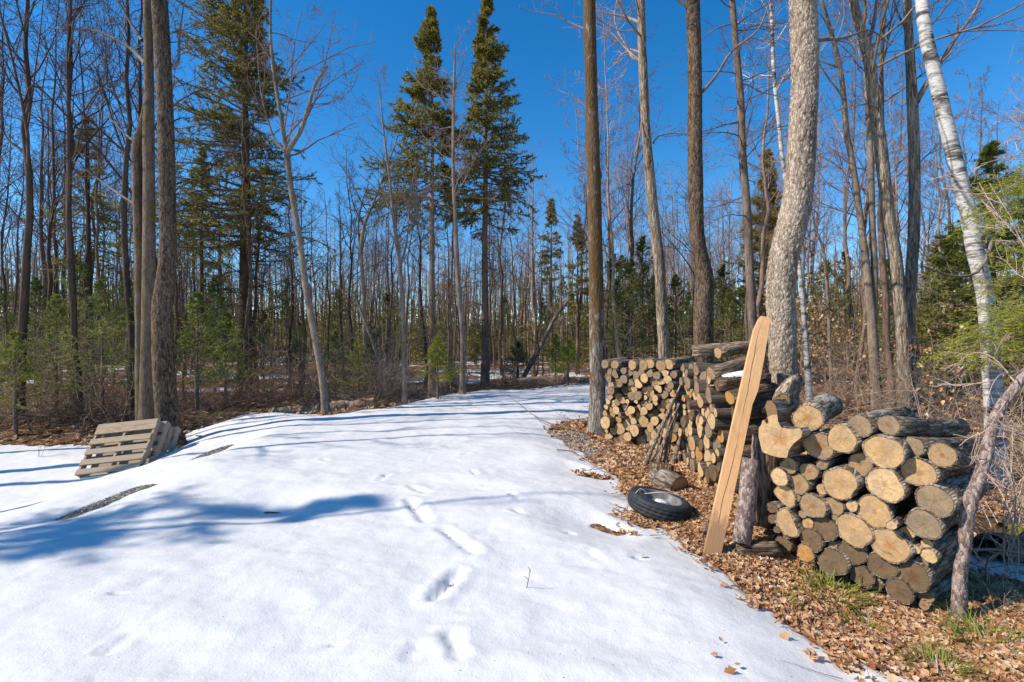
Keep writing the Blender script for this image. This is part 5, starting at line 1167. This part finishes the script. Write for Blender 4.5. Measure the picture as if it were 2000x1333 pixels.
px_log((1425, 778), 4.75, (1500, 758), 4.85, .07, 'brown log under the snowy one, near end of the middle woodpile', gT, ORG, (0.85, 0.7, 0.6), 605)
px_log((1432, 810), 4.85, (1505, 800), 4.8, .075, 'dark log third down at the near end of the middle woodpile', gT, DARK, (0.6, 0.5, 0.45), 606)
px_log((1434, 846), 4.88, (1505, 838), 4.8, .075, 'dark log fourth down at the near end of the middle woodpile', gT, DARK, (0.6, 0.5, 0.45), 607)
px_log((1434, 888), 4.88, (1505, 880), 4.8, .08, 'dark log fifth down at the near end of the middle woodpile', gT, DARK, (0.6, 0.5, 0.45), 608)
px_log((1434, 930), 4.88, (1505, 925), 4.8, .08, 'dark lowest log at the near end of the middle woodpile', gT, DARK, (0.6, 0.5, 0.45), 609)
gF = 'logs lying on top of the far woodpile'
for i, (zx, zy, ex, ey, w, tn, nm) in enumerate([(258, 292, 375, 262, 46, MID, 'leftmost cracked'), (345, 300, 445, 262, 50, TAN, 'cream second'), (432, 285, 520, 240, 50, TAN, 'highest'), (400, 325, 470, 290, 54, MID, 'round brown'), (488, 318, 560, 280, 58, MID, 'wide brown'), (527, 288, 600, 250, 54, TAN, 'rightmost cream'), (208, 305, 270, 285, 46, GREY, 'grey left corner')]):
    px, py = 1100 + zx / 2.563, 600 + zy / 2.563; k = (px - 1000) / F; e = np.array(FB) - np.array(FA)
    d, t = np.linalg.solve(np.array([[k, -e[0]], [1, -e[1]]]), np.array(FA)); p = P(px, py, d) 
    z_need = bf + 1.20 + 0.0; r = w / 2 / 2.563 / F * d
    if p[2] < z_need + r * .6 and i not in (): p[2] = max(p[2], z_need - 0.03 + r * 0.9)
    make_log(p, norm(np.array([.74, .67, .04]) + .04 * R.standard_normal(3)), 0.6, r, f'{nm} log lying on top of the far woodpile', gF, None, .05, tn, (1.2, 1.15, 1.05), 610 + i)
# snow on the peeled log
def snow_cap():
    a = P(1400, 752, 4.9); b = P(1500, 735, 4.85); n = 26; m = 13; V = []; ax = norm(b - a); sd_ = norm(np.cross(ax, [0, 0, 1.0])); up = np.cross(sd_, ax); rng = np.random.default_rng(5)
    if up[2] < 0: up = -up
    for i in range(n):
        t = i / (n - 1); c = a + (b - a) * (.12 + .68 * t); half = 0.95 * math.sin(math.pi * min(max(t, .03), .97)) ** .35 * (0.75 + .35 * rng.random())
        for j in range(m):
            u_ = -1 + 2 * j / (m - 1); th = u_ * half; rr = 0.074 + 0.020 * (1 - u_ ** 4) * math.sin(math.pi * min(max(t, .03), .97)) ** .4 + .003 * rng.random()
            V.append(c + (sd_ * math.sin(th) + up * math.cos(th)) * rr)
    q = [(i * m + j, i * m + j + 1, (i + 1) * m + j + 1, (i + 1) * m + j) for i in range(n - 1) for j in range(m - 1)]
    mb = MB(); mb.add(V, q); tag(mb.obj('snow_patch', M['snow']), 'melting snow on the back of the peeled log', 'snow', kind='stuff')
snow_cap()
# upright logs, lying piece, rounds, stumps
def up_log(p0, p1, d, d1, r, label, seed, bark='pink', tone=MID, btone=(1, 1, 1)):
    a = P(*p0, d); b = P(*p1, d1); return make_log(a, b - a, float(np.linalg.norm(b - a)), r, label, None, None, .04, tone, btone, seed, bark)
up_log((1447, 1062), (1466, 898), 3.66, 3.82, .066, 'pinkish-barked log standing upright just right of the plank', 620)
up_log((1478, 905), (1480, 850), 4.05, 4.1, .045, 'short upright log piece resting behind the pinkish one', 621)
px_log((1438, 1074), 3.68, (1522, 1072), 3.62, .055, 'short weathered log lying on the leaves right of the plank foot', None, MID, (0.9, 0.8, 0.75), 622)
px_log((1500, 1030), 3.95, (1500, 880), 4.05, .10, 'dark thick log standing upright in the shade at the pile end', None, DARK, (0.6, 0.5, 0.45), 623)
px_log((1328, 955), 5.15, (1292, 938), 5.35, .135, 'big tan round lying by the tyre with its cut face forward', None, TAN, (1, 1, 1), 624)
a = G(1290, 932); make_log(a + [0, 0, -.02], (0.1, 0.12, 1), 0.17, .14, 'low stump with a dark weathered top below the leaning poles', None, None, .08, (0.45, 0.42, .4), (.9, .8, .7), 625, name='stump', cat='stump')
px_log((1290, 940), 5.3, (1278, 925), 5.45, .075, 'grey split billet squeezed between the tyre and the stump', None, GREY, (1, 1, 1), 626)
px_log((1374, 1030), 4.0, (1404, 1037), 3.95, .05, 'short cream billet half hidden behind the plank foot', None, PALE, (1, .9, .8), 627)
p = G(1150, 833); make_log(p + [-0.17, -.02, .05], (1, .35, 0), 0.35, .052, 'short log lying left of the mossy trunk foot', None, None, .05, TAN, (1.1, 1, .9), 628)
# leaning poles on the far pile
PL = [((1258, 902), 6.2, (1330, 752), 6.6, .026, 'longest leaning pole, in front of the others'), ((1282, 895), 6.15, (1312, 800), 6.5, .022, 'curved leaning pole behind the longest one'), ((1298, 898), 6.2, (1326, 790), 6.6, .030, 'thick short leaning pole in the bundle'),
      ((1272, 890), 6.3, (1300, 820), 6.5, .014, 'thin leaning pole between the longest and the curved one'), ((1312, 895), 6.2, (1330, 850), 6.4, .032, 'stubby pole at the right of the bundle'), ((1268, 898), 6.25, (1318, 812), 6.4, .012, 'thinnest twig-like pole in the bundle')]
for i, (a, d0, b, d1, r, lab) in enumerate(PL):
    rng = np.random.default_rng(700 + i); A = P(*a, d0); B = P(*b, d1); A[2] = float(H(A[0], A[1])) - .01; pth = spline(np.array([[*A, 0], [*((A + B) / 2 + rng.standard_normal(3) * .025), 0], [*B, 0]]), 16)[:, :3] - A
    mb = MB(); tubes(mb, pth[None], (r * (1 + .15 * rng.standard_normal(16)) * np.linspace(1.1, .7, 16))[None], 9, True)
    tag(mb.obj('leaning_pole', M['ridged'], loc=A), lab, 'pole', 'poles leaning on the far woodpile')

# ------------------------------------------------------------------ plank
def bevel_obj(o, w=0.004, seg=2):
    md = o.modifiers.new('bevel', 'BEVEL'); md.width = w; md.segments = seg; md.limit_method = 'ANGLE'; md.harden_normals = False
def plank():
    b = P(1388, 1092, 3.62); t = P(1491, 620, 4.35); b[2] = float(H(b[0], b[1])) - .01; ax = norm(t - b); L = np.linalg.norm(t - b)
    side = norm(np.cross(ax, [0.25, 1.0, 0.0])); side = -side if side[0] < 0 else side; nr = np.cross(side, ax)
    # outline: u across, v along
    def wpx(px, d): return px / F * d
    out = [(-.058, 0), (.062, 0), (.060, .35 * L), (.058, .60 * L), (.079, .665 * L), (.074, .80 * L), (.060, .965 * L), (.055, .993 * L), (.045, 1.0 * L), (-.028, .996 * L), (-.038, .985 * L), (-.058, .93 * L), (-.060, .80 * L), (-.061, .5 * L)]
    mb = MB(); n = len(out); o2 = np.array(out); V = [];
    for th in (-.022, .022): V.append(np.column_stack([o2[:, 0], np.full(n, th), o2[:, 1]]))
    i = np.arange(n); j = (i + 1) % n; v, tr = polyfan(o2, 0)
    mb.add(np.vstack(V), np.stack([i, j, j + n, i + n], 1), np.vstack([tr, tr[:, ::-1] + n]))
    o = mb.obj('plank', M['beam'], smooth=False); o.matrix_world = Matrix(((side[0], nr[0], ax[0], b[0]), (side[1], nr[1], ax[1], b[1]), (side[2], nr[2], ax[2], b[2]), (0, 0, 0, 1)))
    bpy.context.view_layer.update()
    import bmesh
    bm_ = bmesh.new(); bm_.from_mesh(o.data); bmesh.ops.recalc_face_normals(bm_, faces=bm_.faces); bm_.to_mesh(o.data); bm_.free(); bevel_obj(o, .003)
    cr = MB(); rng = np.random.default_rng(8); z = np.linspace(.12 * L, .97 * L, 60); x = -0.005 + np.cumsum(rng.standard_normal(60)) * .0016 + 0.02 * np.sin(z * 1.5) * .5
    w = 0.0013 * np.abs(np.sin(z * 3.0)) + .0003
    for s in (-.0232, .0232):
        V = np.stack([np.column_stack([x - w, np.full(60, s), z]), np.column_stack([x + w, np.full(60, s), z])], 1).reshape(-1, 3); k = np.arange(59) * 2; cr.add(V, np.stack([k, k + 1, k + 3, k + 2], 1))
    cr.obj('drying_crack', M['crack'], o)
    tag(o, 'tall new tan plank leaning upright between the two nearer woodpiles', 'plank')
plank()

# ------------------------------------------------------------------ pallets
def box(mb, c, s):
    c = np.array(c); s = np.array(s) / 2; v = np.array([[a, b, d] for a in (-1, 1) for b in (-1, 1) for d in (-1, 1)]) * s + c
    mb.add(v, [(0, 1, 3, 2), (4, 6, 7, 5), (0, 4, 5, 1), (2, 3, 7, 6), (0, 2, 6, 4), (1, 5, 7, 3)])
def pallet(b0, b1, t0, off, label, seed, dy):
    """face corners: bottom left, bottom right, top left; off = shift back"""
    rng = np.random.default_rng(seed); Wd = np.linalg.norm(b1 - b0); ex = norm(b1 - b0); ez = t0 - b0; ez = ez - (ez @ ex) * ex; Ht = np.linalg.norm(ez); ez = norm(ez); ey = np.cross(ez, ex)  # ey = back
    if ey[1] < 0: ey = -ey
    root = empty('pallet', (0, 0, 0), label, 'pallet', 'pallets leaning on the tree')
    org = b0 + ey * off + ez * 0.0
    root.matrix_world = Matrix(((ex[0], ey[0], ez[0], org[0]), (ex[1], ey[1], ez[1], org[1]), (ex[2], ey[2], ez[2], org[2]), (0, 0, 0, 1)))
    top = MB(); nb = 6; zs = [0.045, .21, .385, .56, .735]
    zs = np.array(zs) / .88 * Ht
    for z in list(zs) + [Ht - .05]:
        box(top, (Wd / 2 + rng.standard_normal() * .004, 0.009, z + rng.standard_normal() * .004), (Wd * (0.995 + .01 * rng.random()), .018, .088 + .008 * rng.random()))
    box(top, (Wd / 2, 0.0092, Ht - .145), (Wd * .99, .018, .085))
    o = top.obj('top_deck', M['pallet'], root, smooth=False); bevel_obj(o, .002, 1)
    for x in (0.022, Wd / 2, Wd - .022):
        m_ = MB(); box(m_, (x, .019 + .045, Ht / 2), (.038, .088, Ht * .99)); s_ = m_.obj('stringer', M['pallet'], root, smooth=False); bevel_obj(s_, .003, 1)
    bot = MB()
    for z in (.05, Ht * .35, Ht * .66, Ht - .05): box(bot, (Wd / 2, .110 + .008, z), (Wd, .016, .09))
    o = bot.obj('bottom_deck', M['pallet'], root, smooth=False); bevel_obj(o, .002, 1)
d0 = 7.3
B0 = P(144, 929, d0); B1 = P(270, 915, d0 + .05); T0 = P(180, 831, d0 + .55)
for i, (off, dx, dz, lab) in enumerate([(0, 0, 0, 'foremost pallet showing its whole slatted face'), (.155, .07, .045, 'second pallet, just behind the foremost, its top board showing above'), (.30, .06, .02, 'third pallet, sandwiched near the back of the leaning stack'), (.435, .10, .08, 'hindmost pallet touching the dark scaly trunk')]):
    sh = np.array([dx, 0, dz * .3]); pallet(B0 + sh, B1 + sh, T0 + sh + np.array([0, -.02 * i, dz * .6]), off, lab, 800 + i, 0)

# ------------------------------------------------------------------ tyre
def lathe(mb, prof, n=64, groove=None):
    prof = np.asarray(prof, float); th = np.arange(n) / n * 2 * np.pi; k = len(prof); r = np.repeat(prof[:, 0][:, None], n, 1)
    if groove is not None: r = r + groove(np.arange(k)[:, None], np.arange(n)[None, :])
    V = np.stack([r * np.cos(th), r * np.sin(th), np.repeat(prof[:, 1][:, None], n, 1)], -1); i = np.arange(k - 1)[:, None] * n; kk = np.arange(n)[None]; k2 = (kk + 1) % n
    mb.add(V.reshape(-1, 3), np.stack([i + kk, i + k2, i + n + k2, i + n + kk], -1).reshape(-1, 4))
def tyre():
    c = G(1284, 1000); c[2] += 0.005; c = P(1284, 1000, 4.5); root = empty('car_tyre', (c[0], c[1], float(H(c[0], c[1])) + .015), 'old black tyre on its steel wheel lying at the snow edge', 'tyre'); root.rotation_euler = (math.radians(7), math.radians(9), 0.5); root.scale = (.93, .93, .80)
    prof = [(.205, .175), (.215, .190), (.235, .198), (.262, .196), (.285, .186), (.298, .170), (.303, .155), (.3045, .148), (.299, .146), (.299, .139), (.3065, .137), (.3065, .106), (.300, .104), (.300, .096), (.3065, .094), (.3065, .063), (.300, .061), (.300, .054), (.3045, .052), (.303, .045), (.298, .03), (.285, .014), (.262, .004), (.235, .002), (.215, .010), (.205, .025)]
    mb = MB(); lathe(mb, prof, 120, lambda k, n: np.where(((k >= 7) & (k <= 18)) & (((n + k // 4) % 4) == 0), -0.006, 0.0)); mb.obj('rubber_tyre', M['rubber'], root)
    rm = MB(); lathe(rm, [(.206, .178), (.212, .184), (.210, .188), (.202, .186), (.196, .172), (.190, .150), (.178, .118), (.172, .100), (.150, .095), (.12, .102), (.085, .112), (.05, .108), (.045, .10), (.0, .10)], 64); rm.obj('steel_rim', M['rim'], root)
    sn = MB(); rng = np.random.default_rng(2); n = 40; th = np.arange(n) / n * 6.283; R0 = 0.07 + .03 * np.sin(th + 1) + .012 * rng.standard_normal(n)
    rings = [np.stack([R0 * f * np.cos(th) + .02, R0 * f * np.sin(th) - .01, np.full(n, z)], 1) for f, z in ((1.0, .098), (.93, .122), (.7, .140), (.3, .146), (0.02, .148))]
    V = np.concatenate(rings); i = np.arange(4)[:, None] * n; k = np.arange(n)[None]; sn.add(V, np.stack([i + k, i + (k + 1) % n, i + n + (k + 1) % n, i + n + k], -1).reshape(-1, 4))
    o = sn.obj('snow_patch', M['snow']); bpy.context.view_layer.update(); o.matrix_world = root.matrix_world.copy(); tag(o, 'melting snow lying in the hollow of the tyre rim', 'snow', kind='stuff')
    st = MB(); rng = np.random.default_rng(12)
    for (p0, p1) in (((1258, 965), (1348, 1010)), ((1262, 978), (1330, 995)), ((1240, 1010), (1262, 962))):
        A = P(*p0, 4.45); B = P(*p1, 4.35); A[2] = max(A[2], .2); B[2] = max(B[2], .18)
        tubes(st, spline(np.array([[*A, 0], [*((A + B) / 2 + [0, 0, .04]), 0], [*B, 0]]), 10)[None, :, :3], taper([.004], 10), 5)
    tag(st.obj('dry_stem', M['white_wood']), 'pale dry stems lying across the tyre', 'twigs')
tyre()

# ------------------------------------------------------------------ fallen logs, branches, brush heaps
def lying(p0, d0, p1, d1, r0, r1, label, bark='rotten', name='fallen_log', lift=0.0, seed=0, bend=.08, cat='fallen log', ends=True, tone=ORG):
    rng = np.random.default_rng(seed); A = np.array([(p0 - 1000) / F * d0, d0, 0]); B = np.array([(p1 - 1000) / F * d1, d1, 0])
    n = 7; t = np.linspace(0, 1, n)[:, None]; pts = A + (B - A) * t; pts[:, :2] += rng.standard_normal((n, 2)) * bend * .4
    rad = r0 + (r1 - r0) * t[:, 0]; pts[:, 2] = H(pts[:, 0], pts[:, 1]) + rad * .75 + lift + .02 * rng.standard_normal(n)
    org = pts[0].copy(); mb = MB(); c = spline(np.column_stack([pts, rad]), 60); k = 20; th = np.arange(k) / k * 6.283
    tg = norm(np.gradient(c[:, :3], axis=0)); a = norm(np.cross(tg, [0, 0, 1.0])); b = np.cross(tg, a)
    RR = c[:, 3][:, None] * (1 + .22 * (fbm(np.arange(60)[:, None] * .25 + seed, np.cos(th)[None] * 2 + 5 + np.sin(th)[None], 3, seed) - .5))
    V = c[:, None, :3] + RR[..., None] * (a[:, None] * np.cos(th)[None, :, None] + b[:, None] * np.sin(th)[None, :, None]) - org
    i = np.arange(59)[:, None] * k; kk = np.arange(k)[None]; mb.add(V.reshape(-1, 3), np.stack([i + kk, i + (kk + 1) % k, i + k + (kk + 1) % k, i + k + kk], -1).reshape(-1, 4))
    o = mb.obj(name, M[bark], loc=org); tag(o, label, cat)
    e = MB(); UV = []
    for ring in (V[-1],):
        cc = ring.mean(0); e.add(np.vstack([ring, cc]), None, [(j, (j + 1) % k, k) for j in range(k)]); UV += [np.column_stack([np.cos(th), np.sin(th)]), np.zeros((1, 2))]
    q = cut_obj(e, np.concatenate(UV), o); q.color = (*tone, 1); return o
lying(527, 11.9, 632, 12.0, .09, .14, 'crumbling rotten orange log lying left of the curved trunk', 'rotten', seed=1, bend=.12)
lying(642, 11.8, 735, 11.9, .14, .14, 'cream fallen log with a sawn orange end, right of the curved trunk', 'rotten', seed=2)
lying(985, 16.4, 1100, 17.2, .16, .18, 'fallen trunk with a bright broken end beyond the drive', 'rotten', seed=3, lift=.1)
lying(-40, 10.2, 140, 10.6, .10, .12, 'moss-covered log left of the pallets', 'moss_log', seed=4)
lying(225, 11.4, 300, 11.6, .06, .05, 'pale pole lying on the leaves behind the twin trunks', 'ridged', seed=5)
lying(385, 11.0, 450, 10.8, .10, .10, 'short mossy log at the snow edge right of the dark trunk', 'moss_log', seed=6)
lying(455, 11.8, 515, 11.9, .05, .05, 'thin reddish log right of the short mossy one', 'rotten', seed=7)
lying(820, 14.2, 880, 14.6, .05, .05, 'thin fallen pole at the foot of the left tall spruce', 'ridged', seed=8)
lying(1945, 3.7, 2090, 4.4, .11, .11, 'long grey log lying behind the crooked tree', 'log_bark', seed=9, tone=GREY)
lying(1960, 4.5, 2120, 4.2, .09, .08, 'dark log lying in the brush at the right edge', 'moss_log', seed=10)
lying(1600, 9.5, 1700, 9.3, .04, .03, 'thin grey fallen pole behind the biggest trunk', 'ridged', seed=11, lift=.04)
lying(1640, 7.6, 1790, 7.9, .03, .03, 'thin dark fallen pole behind the near woodpile', 'ridged', seed=12, lift=.04)
def leaner(pts, d, r, label, bark='smooth', dd=0):
    A = np.array([P(x, y, d + dd * i) for i, (x, y) in enumerate(pts)]); org = A[0].copy(); org[2] = float(H(org[0], org[1])); A[0, 2] = org[2] - .05
    c = spline(np.column_stack([A - org, np.linspace(r, r * .5, len(A))]), 24); mb = MB(); tubes(mb, c[None, :, :3], c[None, :, 3], 9, True)
    rng = np.random.default_rng(int(d * 10)); pa = c[None, :, :3]; ra = c[None, :, 3]; p, D, LL, rr = kids(pa, ra, np.array([4.0]), 10, .4, 1, (30, 60), (.2, .4), .35, rng); branch_system(mb, p, D, LL, rr, rng, 2, (5, 4), .14, .03, (4, 3, 3))
    tag(mb.obj('leaning_dead_tree', M[bark], loc=org), label, 'leaning tree')
leaner([(752, 765), (742, 720), (725, 660), (705, 610), (692, 570)], 13.6, .06, 'pale snapped trunk leaning left behind the cut log')
leaner([(1012, 755), (1035, 715), (1060, 670), (1085, 620), (1112, 585)], 20, .11, 'pale trunk leaning right beyond the end of the drive')
leaner([(1625, 560), (1610, 500), (1590, 440)], 14, .05, 'straight pale trunk leaning left right of the biggest trunk')
leaner([(600, 745), (545, 700), (500, 665)], 14, .022, 'thin white dead stem leaning among the firs')
def heap(px, y, w, dpt, h, n, label, col, seed, L=1.1):
    rng = np.random.default_rng(seed); c = at(px, y); mb = MB()
    a = rng.random(n) * 6.28; rr = np.sqrt(rng.random(n)); x = rr * np.cos(a) * w; yy = rr * np.sin(a) * dpt; z = H(x + c[0], yy + c[1]) - c[2] + h * (1 - rr ** 2) * rng.random(n) + .02
    az = rng.standard_normal(n) * .6 + (rng.random(n) < .5) * 3.14; D = np.stack([np.cos(az), np.sin(az) * .8, rng.standard_normal(n) * .25], 1)
    LL = L * (0.4 + .8 * rng.random(n)); pa = march(np.stack([x, yy, z], 1) - D * LL[:, None] / 2, D, LL, 5, .09, 0, rng)
    pa[..., 2] = np.maximum(pa[..., 2], H(pa[..., 0] + c[0], pa[..., 1] + c[1]) - c[2]); ra = taper(.005 + .012 * rng.random(n) ** 2, 6); tubes(mb, pa, ra, 4)
    p, d, l2, r = kids(pa, ra, LL, 4, .2, 1, (25, 60), (.25, .5), .5, rng); pb = march(p, d, l2, 3, .1, .02, rng); tubes(mb, pb, np.maximum(taper(r, 4), .002), 3)
    o = mb.obj('brush_heap', M['brush'], loc=c); o.color = (*col, 1); tag(o, label, 'brush', kind='stuff')
heap(1000, 15.6, 1.9, .5, .35, 150, 'dark tangled brush heap at the far end of the snow', (.45, .38, .35), 1)
heap(920, 15.3, .8, .4, .3, 60, 'dark brush tangled at the feet of the tall spruces', (.5, .42, .38), 2)
heap(1125, 17.4, .8, .4, .3, 60, 'loose brush heap on the snow left of the mossy trunk', (.55, .5, .5), 3)
heap(380, 10.2, .6, .4, .3, 70, 'brush heap at the right foot of the dark scaly trunk', (.8, .62, .5), 4, .8)
heap(500, 12.8, 1.6, .7, .4, 130, 'tangle of dead branches between the twin trunks and the curved tree', (.9, .75, .65), 5)
heap(700, 13.4, 1.2, .6, .6, 120, 'tangle of pale dead branches behind the cut log', (.95, .85, .78), 6)
heap(80, 10.3, 2.2, .6, .35, 180, 'tangle of dead branches left of the pallets', (.7, .6, .52), 7)
heap(1800, 6.3, 1.6, .8, .3, 130, 'tangle of dead sticks behind the near woodpile', (1.1, .92, .8), 8)
heap(1985, 3.6, .7, .5, .22, 40, 'tangle of dry stems right of the crooked tree', (1.3, 1.15, 1.0), 9, .7)
def branch(pts, d, r, label, kk=5, seed=0, mt='brush', ground=True, col=(1, 1, 1), lift=.015):
    rng = np.random.default_rng(seed); A = []
    for x, y in pts:
        if ground: g = G(x, y); g[2] = surf(g[0], g[1])[0] + lift; A.append([*g, 0])
        else: A.append([*P(x, y, d), 0])
    A = np.array(A); org = A[0, :3].copy(); c = spline(A, 20)[None, :, :3] - org; ra = taper([r], 20, .3); mb = MB(); tubes(mb, c, ra, 6)
    if kk:
        p, D, LL, rr = kids(c, ra, np.array([np.linalg.norm(c[0, -1])]), kk, .2, .95, (25, 50), (.2, .4), .6, rng, flat=.8); pb = march(p, D, LL, 4, .1, 0.02, rng); tubes(mb, pb, np.maximum(taper(rr, 5), .0012), 4)
    o = mb.obj('fallen_branch', M[mt], loc=org); o.color = (*col, 1); tag(o, label, 'branch')
branch([(1088, 893), (1115, 889), (1140, 900), (1180, 927), (1215, 932), (1258, 938)], 0, .008, 'thin branch lying from the snow onto the leaves above the tyre', 5, 1, col=(.8, .7, .65))
branch([(1132, 905), (1150, 896), (1175, 890)], 0, .009, 'short dark branch on the snow edge near the gravel', 4, 2, col=(.5, .45, .42))
branch([(1685, 1150), (1745, 1190), (1800, 1235), (1865, 1275), (1945, 1325)], 0, .006, 'long thin pale stem lying across the leaves at the bottom right', 0, 3, col=(1.6, 1.4, 1.3), lift=.03)
branch([(1910, 1178), (1956, 1178)], 0, .011, 'white barkless stick right of the crooked tree foot', 0, 4, 'white_wood', lift=.02)
branch([(1828, 1295), (1832, 1333)], 0, .006, 'white forked stick at the bottom edge', 2, 5, 'white_wood', lift=.04)
branch([(1365, 690), (1250, 745), (1230, 720)], 0, .0, 'x', 0, 6) if False else None
def stems(px, py, hts, label, seed, col=(1, 1, 1), r=.0022):
    rng = np.random.default_rng(seed); g = G(px, py); g[2] = surf(g[0], g[1])[0] - .01; n = len(hts); mb = MB()
    P0 = np.column_stack([rng.standard_normal((n, 2)) * .03, np.zeros(n)]); D = np.column_stack([rng.standard_normal((n, 2)) * .25, np.ones(n)]); pa = march(P0, D, np.array(hts), 6, .07, 0.02, rng); ra = np.full((n, 7), r) * np.linspace(1, .5, 7); tubes(mb, pa, ra, 4)
    p, d, l2, rr = kids(pa, ra, np.array(hts), 3, .4, 1, (25, 50), (.3, .5), .7, rng); tubes(mb, march(p, d, l2, 3, .08, .03, rng), np.full((len(p), 4), r * .6), 3)
    o = mb.obj('dry_stem', M['brush'], loc=g); o.color = (*col, 1); tag(o, label, 'twig')
stems(1025, 1185, [.14], 'lone dark twig standing out of the open snow', 1, (.35, .3, .28), .0028)
stems(1545, 1190, [.38], 'single tall dry stem near the snow edge', 2, (1.3, 1.1, .9))
stems(1655, 1315, [.12, .10], 'fine dead stems in the snow near the bottom', 3, (.6, .5, .4), .0015)
stems(1830, 1195, [.45, .35], 'thin bent twigs in front of the lowest right logs', 4, (1.4, 1.2, 1), .003)
stems(1965, 1265, [.30, .34, .28, .22], 'dry weed stems at the right picture edge', 5, (1.1, .9, .8), .002)
stems(1650, 1140, [.38], 'arching twig in front of the near woodpile centre', 6, (1.4, 1.2, 1.1), .003)
stems(180, 905, [.35, .3], 'reddish twigs standing in the snow left of the pallets', 7, (1, .6, .6), .003)
stems(85, 905, [.3, .25, .2], 'thin twigs in the snow at the far left', 8, (.8, .6, .6), .003)
stems(530, 830, [.45], 'thin stem in the snow before the rotten log', 9, (.9, .8, .7), .003)
stems(1430, 1120, [.10, .14], 'short dry stems at the plank foot', 10, (1.3, 1.1, .9), .0015)
bpy.context.view_layer.update()
